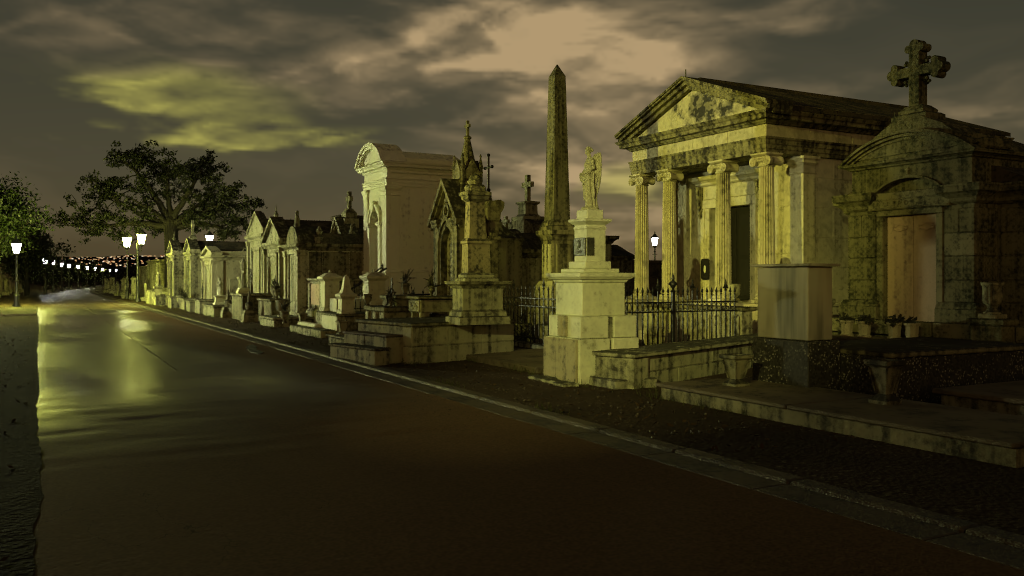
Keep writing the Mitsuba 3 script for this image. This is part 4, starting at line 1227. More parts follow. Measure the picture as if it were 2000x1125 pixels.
# ------------------------------------------------------------------ iron fences
def fence(x0, y0, x1, y1, n, label, big=(), kerb=.12, h=1.28, name='iron_fence'):
    t = thing(name, label, 'fence')
    L = math.hypot(x1 - x0, y1 - y0)
    deg = math.degrees(math.atan2(y1 - y0, x1 - x0))
    XF[0] = moved(x0, y0, 0, deg)
    part(t, 'kerb', B(-.08, L + .08, -.1, .1, -.1, kerb, .02), 'tomb_stone')
    for z in (kerb + .12, h - .32, h - .14):
        part(t, 'rail', B(0, L, -.016, .016, z - .012, z + .012, .003), 'iron')
    pk = [B(-.011, .011, -.011, .011, kerb - .01, h, .003), LATHE(0, 0, [(.012, h - .005), (.022, h + .01), (.010, h + .025), (.012, h + .035), (.028, h + .065), (.003, h + .15)], 6)]
    pm = cat(pk)
    d0 = mikit.ply(pm, 'iron')
    tall = cat([B(-.014, .014, -.014, .014, kerb - .01, h + .08, .003), LATHE(0, 0, [(.014, h + .07), (.03, h + .09), (.014, h + .11), (.016, h + .13), (.04, h + .17), (.02, h + .21), (.022, h + .23), (.004, h + .31)], 6),
                EY([(-.07, h + .13), (-.045, h + .16), (-.0, h + .135), (.045, h + .16), (.07, h + .13), (.03, h + .115), (-.03, h + .115)], -.008, .008)])
    d1 = mikit.ply(tall, 'iron')
    cs, sn = math.cos(rad(deg)), math.sin(rad(deg))
    for k in range(n):
        s = L * (k + .5) / n
        if k in big:
            continue
        key = numbered(t + '__picket')
        scene[key] = {**(d1 if k % 7 == 3 else d0), 'to_world': T().translate([x0 + cs * s, y0 + sn * s, 0]).rotate([0, 0, 1], deg)}
    for k in range(n - 1):  # curls between the two upper rails
        s = L * (k + 1) / n
        th = np.linspace(0, 2 * np.pi, 13)
        w = L / n * .36
        part(t, 'ring', TUBE(np.stack([s + w * np.cos(th), np.zeros(13), h - .23 + .075 * np.sin(th)], 1), .006, 4), 'iron')
    for k in big:
        s = L * (k + .5) / n
        q = part(t, 'post', [B(s - .03, s + .03, -.03, .03, kerb - .02, h + .06, .006), B(s - .045, s + .045, -.045, .045, kerb, kerb + .1, .01)], 'iron')
        part(q, 'finial', [LATHE(s, 0, [(.04, h + .05), (.055, h + .07), (.025, h + .10), (.03, h + .13), (.06, h + .18), (.065, h + .22), (.025, h + .28), (.035, h + .31), (.004, h + .42)], 10),
                           EY([(s - .11, h + .20), (s - .07, h + .245), (s, h + .21), (s + .07, h + .245), (s + .11, h + .20), (s + .04, h + .17), (s - .04, h + .17)], -.012, .012)], 'iron', smooth=40)
    XF[0] = None
    return t


fence(9.9, 20.4, 9.9, 15.6, 24, 'spiked iron fence between the stepped platform and the statue pedestal', (5, 20))
fence(9.0, 13.25, 12.2, 13.25, 27, 'spiked iron fence with a tall lily finial before the temple columns', (13,))
t = thing('grave_slab', 'broad low paving slab in front of the spiked fence, left of the statue', 'grave slab')
for k, (a, b) in enumerate(((12.75, 14.2), (14.22, 16.1))):
    part(t, 'top_slab', rough(B(7.33, 9.75, a, b, -.05, .10 + .012 * k, .015), .006, .25, 3, k), 'paving', smooth=30)
t = thing('flower_remains', 'dry flowers and stems behind the spiked fence', 'plant')
r = np.random.default_rng(3)
part(t, 'stems', [TUBE([[10.3 + r.normal(0, .15), 18.2 + r.normal(0, .5), .12], [10.3 + r.normal(0, .2), 18.2 + r.normal(0, .6), .3 + r.uniform(0, .3)]], .008, 4) for k in range(26)], 'dead_plant')
single('grave_chest', [B(10.25, 11.0, 16.6, 17.9, -.05, .52, .02)], 'grey_stone', 'low grey grave chest behind the iron fence beneath the obelisk', 'grave')
t = thing('podium_railing_wall', 'pale streaked wall behind the spiked fence before the temple', 'wall')
part(t, 'core', B(12.6, 12.9, 13.55, 16.8, -.1, .92), 'streak_white')
for k in range(18):
    part(t, 'slat', B(12.565, 12.61, 13.6 + .18 * k, 13.6 + .18 * k + .13, .06, .82, .008), 'streak_white')
part(t, 'coping', LOFT(12.58, 12.92, 13.53, 16.82, [(0, .92), (.05, .94), (.05, 1.0), (.03, 1.01)]), 'temple_dark')
M['streak_white'] = principled(stone((.40, .385, .28), (.05, .047, .03), .44, .72, .75, .0, 1.2), .75, BUMP, 1.0)
scene['streak_white'] = M['streak_white']
# ------------------------------------------------------------------ white arched mausoleum
def white_mausoleum():
    t = thing('white_mausoleum', 'tall white plastered mausoleum with a round headed door and rounded gable', 'tomb')
    X, ya, yb, x1 = 10.0, 27.1, 29.3, 12.6
    yc = (ya + yb) / 2
    dy0, dy1, ds = yc - .42, yc + .42, 3.45
    part(t, 'wall', [EX(sbox(ya, .9, yb, 4.75).difference(Polygon(arch(dy0, dy1, .8, ds))), X, X + .45), B(X + .44, x1, ya, yb, .9, 4.75)], 'plaster')
    part(t, 'base', [B(X - .06, x1 + .05, ya - .06, yb + .06, -.1, 1.0), LOFT(X, x1, ya, yb, [(.06, 1.0), (.10, 1.02), (.10, 1.07), (.05, 1.1)])], 'plaster')
    for m_ in [LOFT(X + .35, x1, ya, yb, [(.04, 1.09), (.04, 1.76), (.06, 1.78), (.06, 1.82), (.0, 1.86)]), LOFT(X - .05, X + .4, ya - .02, dy0 - .12, [(.04, 1.09), (.04, 1.76), (.06, 1.78), (.06, 1.82), (.0, 1.86)]), LOFT(X - .05, X + .4, dy1 + .12, yb + .02, [(.04, 1.09), (.04, 1.76), (.06, 1.78), (.06, 1.82), (.0, 1.86)])]:
        part(t, 'plinth', m_, 'plaster')
    for k in range(2):
        part(t, 'base_slab', B(X + .5 + 1.0 * k, X + 1.48 + 1.0 * k, ya - .055, ya - .02, 1.12, 1.74, .006), 'plaster')
    for a, b in ((ya - .03, ya + .36), (yb - .36, yb + .03)):
        p = part(t, 'pilaster', B(X - .06, X + .42, a, b, 1.86, 4.3), 'plaster')
        part(p, 'capital', LOFT(X - .06, X + .42, a, b, [(0, 4.28), (.02, 4.3), (.02, 4.34), (.01, 4.36), (.01, 4.44), (.05, 4.52), (.06, 4.6), (0, 4.61)]), 'plaster')
    part(t, 'pilaster', B(x1 - .4, x1 + .03, ya - .03, ya + .1, 1.86, 4.6), 'plaster')
    for a, b in ((dy0 - .22, dy0), (dy1, dy1 + .22)):
        p = part(t, 'door_jamb', B(X - .10, X + .4, a, b, 1.1, ds - .14), 'plaster')
        part(p, 'impost', LOFT(X - .10, X + .4, a, b, [(0, ds - .15), (.05, ds - .10), (.06, ds - .03), (.03, ds), (0, ds + .01)]), 'plaster')
    ring = Polygon(arch(dy0 - .2, dy1 + .2, ds, ds + .01)).difference(Polygon(arch(dy0, dy1, ds - .5, ds)))
    ring2 = Polygon(arch(dy0 - .2, dy1 + .2, ds, ds + .01)).difference(Polygon(arch(dy0 - .12, dy1 + .12, ds - .5, ds)))
    part(t, 'arch', [EX(ring, X - .08, X + .1), EX(ring2, X - .12, X - .07)], 'plaster')
    part(t, 'keystone', EX([(yc - .07, ds + .36), (yc + .07, ds + .36), (yc + .11, ds + .72), (yc - .11, ds + .72)], X - .16, X + .1), 'plaster')
    d = part(t, 'door', EX(arch(dy0, dy1, 1.0, ds), X + .40, X + .43), 'door_dark')
    for k in range(5):
        part(d, 'bar', TUBE([[X + .36, dy0 + .14 + .14 * k, 1.1], [X + .36, dy0 + .14 + .14 * k, ds + .2]], .012, 5), 'iron')
    part(t, 'architrave', LOFT(X, x1, ya, yb, [(-.2, 4.6), (.05, 4.6), (.05, 4.70), (.07, 4.71), (.07, 4.8), (.10, 4.84), (.10, 4.86), (.05, 4.87), (.05, 4.88)]), 'plaster')
    part(t, 'frieze', B(X - .03, x1 + .03, ya - .03, yb + .03, 4.87, 5.16), 'plaster')
    part(t, 'cornice', LOFT(X, x1, ya, yb, [(.03, 5.12), (.07, 5.16), (.09, 5.2), (.20, 5.22), (.22, 5.30), (.26, 5.33), (.27, 5.37), (.2, 5.38)]), 'plaster')
    n = 24
    outer, inner = seg(ya - .25, yb + .25, 5.385, .72), seg(ya + .02, yb - .02, 5.385, .52)
    part(t, 'round_gable', EX(inner, X - .12, X + .4), 'plaster')
    part(t, 'gable_rim', [EX(Polygon(outer).difference(Polygon(inner)), X - .26, X + .55), EX(Polygon(outer).difference(Polygon(seg(ya - .1, yb + .1, 5.386, .62))), X - .32, X - .2)], 'plaster')
    part(t, 'roof', [B(X + .5, x1 + .12, ya - .1, yb + .1, 5.37, 5.55, .03), EX(seg(ya - .05, yb + .05, 5.54, .35), X + .5, x1)], 'plaster')
    for k in range(4):
        part(t, 'dentil_strip', B(X + .1 + .62 * k, X + .68 + .62 * k, ya - .1, ya - .02, 5.03, 5.09), 'plaster')
    # flight of steps up to the door
    for k in range(4):
        part(t, 'step', B(X - .32 * (4 - k), X - .05, dy0 - .25, dy1 + .25, -.05, .27 * (k + 1), .015), 'tomb_stone')
    for a, b in ((dy0 - .62, dy0 - .27), (dy1 + .27, dy1 + .62)):
        part(t, 'step_cheek', [B(X - .9, X - .05, a, b, -.05, 1.02), LOFT(X - .5, X - .05, a, b, [(0, 1.02), (.03, 1.05), (.03, 1.1), (0, 1.12)])], 'plaster')
    r = part(t, 'hand_rail', [TUBE([[X - 1.35, dy0 - .44, .95], [X - 1.35, dy0 - .44, 1.12], [X - .1, dy0 - .44, 1.95], [X - .05, dy0 - .44, 1.9]], .024, 6), TUBE([[X - 1.35, dy0 - .44, .62], [X - .1, dy0 - .44, 1.45]], .016, 5)], 'iron')
    for k in range(5):
        xx = X - 1.35 + 1.25 * k / 4
        part(r, 'rail_post', [TUBE([[xx, dy0 - .44, -.02 if k == 0 else 1.0], [xx, dy0 - .44, 1.12 + .83 * k / 4]], .02, 6), LATHE(xx, dy0 - .44, [(.02, 1.12 + .83 * k / 4), (.04, 1.17 + .83 * k / 4), (.005, 1.26 + .83 * k / 4)], 8)], 'iron')


white_mausoleum()


# ------------------------------------------------------------------ gothic tomb with the spire
def gothic_gable(t, X, ya, yb, z0, zt, mat, over=.14, th=.5, rim=.12):
    yc = (ya + yb) / 2
    part(t, 'gable', EX([(ya, z0), (yb, z0), (yc, zt)], X, X + th), mat)
    for s, e in ((-1, ya - over), (1, yb + over)):
        zz = z0 - over * (zt - z0) / ((yb - ya) / 2)
        q = [(e, zz), (yc, zt), (yc, zt + rim * 1.6), (e, zz + rim * 1.6)]
        q2 = [(e, zz + rim * .7), (yc, zt + rim * .7), (yc, zt + rim * 1.9), (e, zz + rim * 1.9)]
        part(t, 'gable_rim', [EX(q if s < 0 else q[::-1], X - .12, X + th), EX(q2 if s < 0 else q2[::-1], X - .2, X + th)], mat)


def gothic_tomb():
    t = thing('gothic_tomb', 'black streaked gothic tomb with pointed door, steep gable and cross topped spire', 'tomb')
    X, ya, yb, x1 = 9.0, 19.35, 20.65, 10.0
    yc = (ya + yb) / 2
    door = Polygon(arch(yc - .36, yc + .36, .9, 2.35, .6))
    part(t, 'wall', [EX(sbox(ya, .4, yb, 2.98).difference(door), X, X + .3), B(X + .29, x1, ya, yb, .4, 2.98)], 'black_stone')
    part(t, 'base', LOFT(X, x1, ya, yb, [(.16, -.1), (.16, .66), (.12, .7), (.1, .86), (.0, .96)]), 'black_stone')
    d = part(t, 'door', EX(arch(yc - .36, yc + .36, .9, 2.35, .6), X + .1, X + .14), 'streak_white', label='pale marble slab closing the pointed door')
    part(t, 'door_arch', [EX(Polygon(arch(yc - .48, yc + .48, .9, 2.35, .6)).difference(Polygon(arch(yc - .36, yc + .36, .8, 2.35, .6))), X - .07, X + .2), EX(Polygon(arch(yc - .53, yc + .53, 2.3, 2.36, .6)).difference(Polygon(arch(yc - .45, yc + .45, 2.2, 2.36, .6))), X - .12, X)], 'black_stone')
    for a, b in ((ya - .06, ya + .2), (yb - .2, yb + .06)):
        q = part(t, 'buttress', [LOFT(X - .12, X + .25, a, b, [(.03, .9), (.03, 1.4), (0, 1.46), (0, 2.4), (.0, 2.84)])], 'black_stone')
        part(q, 'capital', LOFT(X - .12, X + .25, a, b, [(0, 2.84), (.05, 2.89), (.05, 2.96), (.08, 3.0), (.08, 3.06), (0, 3.08)]), 'black_stone')
    gothic_gable(t, X - .02, ya - .02, yb + .02, 3.04, 3.84, 'black_stone', .20, .5, .12)
    part(t, 'gable_rose', [EX(Point(yc, 3.26).buffer(.17).difference(Point(yc, 3.26).buffer(.11)), X - .1, X), EX(unary_union([Point(yc + .11 * math.cos(a), 3.26 + .1 * math.sin(a)).buffer(.05) for a in (0, 2.1, 4.2)]), X - .06, X + .01)], 'black_stone')
    part(t, 'trefoil', EX(unary_union([Point(yc, 3.60).buffer(.06), Point(yc - .06, 3.52).buffer(.055), Point(yc + .06, 3.52).buffer(.055)]), X - .09, X), 'black_stone')
    part(t, 'roof', EX([(ya - .14, 3.0), (yb + .14, 3.0), (yc, 3.8)], X + .4, x1 + .06), 'roof_dark')
    for k in range(2):
        xx = X + .45 + .3 * k
        part(t, 'side_buttress', LOFT(xx, xx + .2, ya - .14, ya + .05, [(.03, .9), (.03, 1.3), (0, 1.4), (0, 2.7), (-.05, 2.9)]), 'black_stone')
    sx = X + .50
    # spire: square stage with four gablets, tall pyramid, cross
    part(t, 'spire_stage', [LOFT(sx - .2, sx + .2, yc - .2, yc + .2, [(.12, 3.3), (.12, 3.78), (.09, 3.85), (.05, 3.93), (.05, 4.18), (.09, 4.22), (.09, 4.26), (0.02, 4.28)])], 'black_stone')
    for k in range(4):
        a = k * math.pi / 2
        m = EX([(-.2, 4.06), (.2, 4.06), (.2, 4.24), (0, 4.56), (-.2, 4.24)], .2, .3)
        R = trimesh.transformations.rotation_matrix(a, [0, 0, 1])
        m.apply_transform(R)
        m.apply_translation([sx, yc, 0])
        part(t, 'gablet', m, 'black_stone')
        c = np.array([sx + .29 * math.cos(a + math.pi / 4) * 1.2, yc + .29 * math.sin(a + math.pi / 4) * 1.2])
        part(t, 'pinnacle', LATHE(c[0], c[1], [(.06, 4.0), (.06, 4.31), (.085, 4.34), (.07, 4.38), (.02, 4.60), (.035, 4.64), (.005, 4.70)], 6), 'black_stone')
    part(t, 'spire', LATHE(sx, yc, [(.25, 4.26), (.19, 4.55), (.07, 5.08), (.10, 5.10), (.10, 5.14), (.06, 5.17)], 8, math.pi / 8), 'black_stone')
    add_cross(t, sx, yc, 5.15, .40, .25, .075, 'black_stone', .66)
    # scrolled stone at the back corner
    part(t, 'back_pier', LOFT(x1 - .28, x1 - .02, ya - .12, ya + .14, [(.05, .9), (0, 1.1), (0, 2.52), (.04, 2.54), (.04, 2.62), (0, 2.64), (0, 2.98), (.03, 3.02)]), 'black_stone')
    part(t, 'scroll', rough(EY([(x1 - .34, 3.02), (x1 + .02, 3.02), (x1 + .02, 3.2), (x1 + .12, 3.32), (x1 + .13, 3.46), (x1 + .02, 3.52), (x1 - .24, 3.50), (x1 - .34, 3.3)], ya - .15, ya + .17), .018, .08, 7, 4), 'black_stone', smooth=35)


gothic_tomb()


# the leaning stump of a pillar on its pedestal, on the stepped platform
t = thing('broken_pillar_monument', 'tall square stained pillar with a ragged broken top on a moulded pedestal', 'monument')
px, py = 7.0, 14.95
part(t, 'base', LOFT(px, px + .86, py, py + .46, [(.10, .72), (.10, .86), (.05, .88), (.04, .96), (.0, 1.0)]), 'grey_stone')
part(t, 'pedestal', B(px, px + .86, py, py + .46, .99, 1.44), 'grey_stone')
part(t, 'pedestal_cornice', LOFT(px, px + .86, py, py + .46, CORN(1.40, .14, .12)), 'black_stone')
part(t, 'shaft_foot', LOFT(px + .15, px + .65, py + .09, py + .37, [(.10, 1.54), (.10, 1.59), (.05, 1.61), (.05, 1.66), (.0, 1.70)]), 'grey_stone')
part(t, 'lower_shaft', LOFT(px + .15, px + .63, py + .09, py + .37, [(.0, 1.69), (-.01, 2.24), (.02, 2.26), (.02, 2.30), (-.02, 2.34), (-.04, 2.36)]), 'pillar_stone')
part(t, 'upper_shaft', LOFT(px + .20, px + .55, py + .12, py + .35, [(0, 2.35), (-.02, 3.06)]), 'pillar_stone')
part(t, 'shaft_cornice', LOFT(px + .20, px + .55, py + .12, py + .35, [(-.02, 3.05), (.04, 3.10), (.05, 3.16), (.08, 3.18), (.08, 3.24), (.02, 3.26)]), 'black_stone')
part(t, 'broken_top', [rough(B(px + .2, px + .55, py + .10, py + .37, 3.22, 3.38, .04), .03, .06, 8, 1), rough(LATHE(px + .38, py + .25, [(.12, 3.36), (.15, 3.46), (.10, 3.56), (.02, 3.60)], 10), .03, .05, 9, 2)], 'black_stone', smooth=35)
M['pillar_stone'] = principled(stone((.27, .235, .145), (.03, .028, .018), .42, .70, .5, .3, 1.6), .85, BUMP2, 1.0)
scene['pillar_stone'] = M['pillar_stone']
t = thing('iron_cross', 'thin iron cross with knobbed arms rising behind the broken pillar', 'cross')
ix, iy = 11.2, 22.2
part(t, 'stem', [TUBE([[ix, iy, 3.4], [ix, iy, 5.05]], .032, 6), LATHE(ix, iy, [(.10, 3.9), (.03, 4.02), (.07, 4.08), (.03, 4.14)], 8)], 'iron')
part(t, 'arm', [TUBE([[ix, iy - .2, 4.72], [ix, iy + .2, 4.72]], .03, 6)] + [tm(trimesh.creation.icosphere(1, .05).vertices + q, trimesh.creation.icosphere(1, .05).faces) for q in ([ix, iy - .22, 4.72], [ix, iy + .22, 4.72], [ix, iy, 5.07])], 'iron')
part(t, 'stone_foot', [LOFT(ix - .2, ix + .2, iy - .2, iy + .2, [(.5, -.1), (.5, 2.6), (.55, 2.7), (.35, 2.8), (.1, 3.1), (.0, 3.4), (.05, 3.5), (-.1, 3.7), (-.15, 3.95)])], 'tomb_stone')

# ------------------------------------------------------------------ stepped platform before the pillar
XF[0] = moved(6.09, 15.22, 0, 12)
t = thing('stepped_platform', 'grave platform of stained slabs with two worn steps, carrying the broken pillar', 'platform')
part(t, 'core', B(.03, 2.5, .03, 2.0, -.1, .70), 'grey_stone')
wall_blocks(t, 'y', .03, .02, 2.5, .0, .7, [-.05, .33, .68], [3, 3], 'tomb_stone', .02, .06, .014, False, 21, ['tomb_stone', 'grey_stone'], None, 'slab')
wall_blocks(t, 'x', .03, .03, .32, .0, .7, [-.05, .33, .68], [1], 'tomb_stone', .02, .06, .014, False, 22, None, None, 'slab')
for k in range(2):
    part(t, 'coping', rough(B(-.03 + 1.28 * k, 1.24 + 1.28 * k, -.04, 2.03, .70, .765, .015), .004, .15, 5, k), 'black_stone', smooth=35)
for k in range(2):
    a, b = .36 + .8 * k, 1.14 + .8 * k
    part(t, 'upper_step', B(-.32, .05, a, b, .0, .50, .012), 'tomb_stone')
    part(t, 'lower_step', B(-.62, -.30, a - .08, b - .08 + .1, -.05, .27, .012), 'tomb_stone')
part(t, 'step_tread', rough(B(-.34, .04, .34, 1.97, .502, .535, .01), .004, .1, 5, 4), 'paving', smooth=35)
part(t, 'step_tread', rough(B(-.65, -.28, .25, 2.0, .272, .31, .01), .005, .1, 5, 5), 'black_stone', smooth=35)
XF[0] = None
t = thing('relief_chest', 'small marble chest with a worn relief on short feet behind the platform steps', 'grave')
part(t, 'box', B(7.15, 8.3, 17.35, 18.0, .86, 1.14, .015), 'grey_stone')
part(t, 'relief', [B(7.11, 7.16, 17.38, 17.96, .88, 1.12, .01)] + [tm(trimesh.creation.icosphere(1, .05).vertices * [.4, 1.2, 1.2] + [7.11, 17.5 + .11 * k, .97 + .05 * (k % 2)], trimesh.creation.icosphere(1, .05).faces) for k in range(4)], 'tomb_stone', smooth=35)
part(t, 'lid', rough(B(7.08, 8.4, 17.3, 18.05, 1.15, 1.21, .02), .012, .1, 6, 2), 'black_stone', smooth=35)
for k, (a, b) in enumerate(((7.2, 17.42), (7.2, 17.88), (8.2, 17.42), (8.2, 17.88))):
    part(t, 'foot', B(a - .05, a + .05, b - .05, b + .05, .6, .87), 'tomb_stone')
part(t, 'base', B(7.0, 8.6, 17.25, 18.15, -.1, .62, .02), 'grey_stone')

# ------------------------------------------------------------------ back tombs between the pillar and the obelisk
t = thing('cross_mausoleum', 'pale stone mausoleum with a small cross and blank door panel behind the fence', 'tomb')
X, ya, yb = 12.0, 22.2, 23.7
yc = (ya + yb) / 2
part(t, 'wall', B(X, X + 2.6, ya, yb, -.1, 2.2), 'tomb_stone')
part(t, 'door_panel', B(X - .02, X + .05, yc - .42, yc + .42, .5, 1.72), 'pink_door')
part(t, 'door_frame', [B(X - .06, X + .05, yc - .56, yc - .43, .4, 1.75), B(X - .06, X + .05, yc + .43, yc + .56, .4, 1.75), B(X - .062, X + .05, yc - .58, yc + .58, 1.752, 1.88)], 'tomb_stone')
for a, b in ((ya - .03, ya + .15), (yb - .15, yb + .03)):
    part(t, 'pilaster', B(X - .07, X + .3, a, b, 0, 2.2), 'tomb_stone')
part(t, 'cornice', LOFT(X, X + 2.6, ya, yb, CORN(2.18, .24, .18)), 'black_stone')
part(t, 'gable', rough(EX([(ya - .1, 2.42), (yb + .1, 2.42), (yb - .15, 2.66), (yc + .25, 2.95), (yc, 3.05), (yc - .25, 2.95), (ya + .15, 2.66)], X - .05, X + .5), .03, .12, 5, 2), 'grey_stone', smooth=35)
part(t, 'urn_acroter', rough(LATHE(X + .1, ya, [(.1, 2.42), (.2, 2.55), (.16, 2.7), (.05, 2.85)], 10), .02, .08, 6, 1), 'black_stone', smooth=40)
part(t, 'roof', EX([(ya - .1, 2.42), (yb + .1, 2.42), (yc, 2.95)], X + .5, X + 2.7), 'roof_dark')
add_cross(t, X + .15, yc, 3.0, .42, .34, .11, 'grey_stone', .62)
t = thing('cross_mausoleum', 'taller grey mausoleum whose stepped block carries a big plain cross, left of the obelisk', 'tomb')
X, ya, yb = 15.6, 27.4, 29.6
yc = (ya + yb) / 2
part(t, 'wall', B(X, X + 3.4, ya, yb, -.1, 2.9), 'tomb_stone')
wall_blocks(t, 'y', ya, X, X + 3.4, .3, 2.85, [.3, 1.15, 2.0, 2.85], [3, 3, 3], 'tomb_stone', .015, .05, .012, True, 31)
part(t, 'cornice', LOFT(X, X + 3.4, ya, yb, CORN(2.88, .3, .22)), 'black_stone')
part(t, 'attic', rough(EX([(ya - .1, 3.18), (yb + .1, 3.18), (yb - .1, 3.55), (yc + .5, 3.75), (yc - .5, 3.75), (ya + .1, 3.55)], X, X + 2.4), .03, .15, 4, 6), 'black_stone', smooth=35)
part(t, 'cross_base', LOFT(X + .15, X + .67, yc - .30, yc + .30, [(.18, 3.72), (.18, 3.86), (.07, 3.88), (.0, 3.96), (-.02, 4.30), (.06, 4.36), (.06, 4.42), (-.1, 4.45)]), 'grey_stone')
add_cross(t, X + .41, yc, 4.42, 1.0, .66, .19, 'grey_stone', .64)
# dark shapes behind the statue and the columns
t = thing('low_dark_tomb', 'dark low tomb with a ragged roof between the statue and the temple columns', 'tomb')
part(t, 'wall', B(18.2, 20.1, 27.6, 30.6, -.1, 2.3), 'black_stone')
part(t, 'cornice', LOFT(18.2, 20.1, 27.6, 30.6, CORN(2.26, .2, .15)), 'black_stone')
part(t, 'roof', rough(EX([(27.4, 2.44), (30.8, 2.44), (29.8, 2.9), (28.6, 2.9)], 18.1, 20.1), .05, .3, 2, 3), 'roof_dark')
for k in range(3):
    part(t, 'stepped_stone', rough(B(18.3, 18.8, 28.6 - .35 * k - .4, 28.6 - .35 * k, 2.4, 3.15 - .2 * k, .03), .02, .1, 6, k), 'black_stone', smooth=35)
t = thing('boundary_wall', 'long dark wall running behind the temple columns', 'wall')
part(t, 'body', B(26, 52, 36.0, 36.4, -.1, 2.35), 'roof_dark')
part(t, 'coping', B(25.9, 52, 35.9, 36.5, 2.352, 2.5), 'roof_dark')
t = thing('grave_chest', 'pale worn grave chest beyond the left columns of the temple', 'grave')
part(t, 'box', rough(B(23.0, 25.0, 26.6, 27.8, -.1, 1.0, .03), .015, .2, 4, 1), 'grey_stone', smooth=35)
part(t, 'lid', rough(B(22.8, 25.2, 26.4, 28.0, 1.002, 1.14, .03), .015, .2, 4, 2), 'grey_stone', smooth=35)
leafy(28.0, 44.0, 3.6, 1.0, 55, 'small dark bush showing over the wall left of the temple columns', 1.8, 'oak_leaf', per=10, size=.14, n=14, trunk=.06)

# ------------------------------------------------------------------ white stepped plot with posts and rails
t = thing('white_plot', 'white marble plot with steps, dark slab sides and pale stairs', 'platform')
part(t, 'core', B(7.08, 9.4, 22.95, 24.5, -.1, .57), 'grey_stone')
part(t, 'riser', B(7.04, 7.1, 22.97, 24.4, .18, .57, .008), 'white_marble')
wall_blocks(t, 'y', 22.95, 7.06, 9.3, -.05, .57, [-.05, .2, .57], [3, 3], 'tomb_stone', .015, .05, .012, False, 41, None, None, 'slab')
part(t, 'coping', B(7.0, 9.4, 22.88, 24.5, .575, .635, .012), 'grey_stone')
part(t, 'lower_step', B(6.62, 7.05, 23.02, 26.3, -.05, .20, .015), 'tomb_stone')
part(t, 'lower_step', B(6.85, 7.05, 24.42, 26.3, .2, .30, .015), 'white_marble')
part(t, 'upper_riser', B(7.45, 8.2, 24.3, 25.0, .637, 1.02, .012), 'white_marble')
part(t, 'upper_riser', B(8.2, 9.6, 23.6, 24.9, .637, .95, .012), 'white_marble')


def gate_post(x, y, z0, z1, w, label, spike=False):
    t = thing('gate_post', label, 'post', 'white marble posts of the plot')
    part(t, 'shaft', LOFT(x - w, x + w, y - w, y + w, [(.03, z0), (.03, z0 + .08), (0, z0 + .11), (0, z1 - .18), (.02, z1 - .16)]), 'white_marble')
    if spike:
        part(t, 'cap', LOFT(x - w, x + w, y - w, y + w, [(.02, z1 - .16), (.07, z1 - .10), (.07, z1 - .05), (-.02, z1), (-.06, z1 + .1), (-.11, z1 + .42), (-w + .004, z1 + .5)]), 'white_marble')
    else:
        part(t, 'cap', [LOFT(x - w, x + w, y - w, y + w, [(.02, z1 - .16), (.08, z1 - .10), (.08, z1 - .04), (.02, z1 - .02), (-.08, z1 + .05), (-w + .01, z1 + .07)]), LATHE(x, y, [(.03, z1 + .06), (.05, z1 + .1), (.005, z1 + .17)], 8)], 'white_marble')


gate_post(7.55, 25.3, .64, 1.68, .22, 'white post with a domed cap, leftmost of three by the white plot')
gate_post(7.42, 23.35, .635, 1.20, .17, 'short white post with a tapering spike on the corner of the white plot', True)
gate_post(8.45, 24.0, .635, 1.70, .25, 'white post with a domed cap beside the iron stair rail')
t = thing('stair_railing', 'rusty low iron railing between the white posts', 'railing')
for k in range(5):
    part(t, 'bar', TUBE([[7.75 + .14 * k, 23.95, .64], [7.75 + .14 * k, 23.95, 1.12]], .012, 5), 'iron')
for m_ in [TUBE([[7.6, 23.95, 1.12], [8.4, 23.95, 1.12]], .016, 5), TUBE([[7.6, 23.95, .74], [8.4, 23.95, .74]], .012, 5), TUBE([[7.7, 25.0, 1.05], [9.2, 25.0, 1.9]], .03, 6), TUBE([[7.7, 25.0, .75], [9.2, 25.0, 1.6]], .016, 6)]:
    part(t, 'rail', m_, 'iron')
for k in range(5):
    part(t, 'bar', TUBE([[7.8 + .3 * k, 25.0, .64], [7.8 + .3 * k, 25.0, 1.1 + .17 * k]], .012, 5), 'iron')
t = thing('box_tomb', 'pale box tomb with a framed front panel left of the white posts', 'grave')
part(t, 'body', B(8.05, 9.9, 27.7, 29.3, -.1, 1.5), 'tomb_stone')
part(t, 'front_panel', B(8.02, 8.06, 27.95, 29.05, .72, 1.4), 'pink_door')
part(t, 'panel_frame', [B(7.98, 8.06, 27.72, 27.93, .62, 1.45), B(7.98, 8.06, 29.07, 29.28, .62, 1.45)], 'tomb_stone')
part(t, 'lid', LOFT(8.05, 9.9, 27.7, 29.3, [(0, 1.5), (.08, 1.52), (.08, 1.58), (.03, 1.6)]), 'tomb_stone')
part(t, 'foot', LOFT(8.05, 9.9, 27.7, 29.3, [(.1, -.1), (.1, .5), (.06, .56), (.0, .62)]), 'tomb_stone')

# low dark chest tombs, ledges and a planted vase before the white mausoleum
t = thing('grave_slab', 'low dark kerbed grave with loose broken slabs near the road', 'grave slab')
part(t, 'kerb', rough(B(6.03, 7.6, 18.8, 20.35, -.1, .235, .03), .015, .12, 5, 1), 'black_stone', smooth=35)
part(t, 'edge', rough(B(5.98, 7.7, 18.75, 20.4, .236, .28, .02), .01, .12, 5, 2), 'grey_stone', smooth=35)
part(t, 'loose_slab', B(6.5, 7.1, 19.2, 19.9, .281, .315, .01), 'white_marble')
part(t, 'loose_slab', rough(B(6.95, 7.5, 19.0, 19.5, .318, .36, .01), .01, .1, 6, 4), 'white_marble', smooth=35)
t = thing('altar_tomb', 'altar tomb with stained pilasters and a heavy ledge before the white mausoleum', 'grave')
part(t, 'body', B(7.45, 8.6, 20.3, 21.6, -.1, .78), 'tomb_stone')
for yy in (20.28, 20.85, 21.4):
    part(t, 'pilaster', B(7.38, 7.5, yy, yy + .22, .0, .76), 'streak_white')
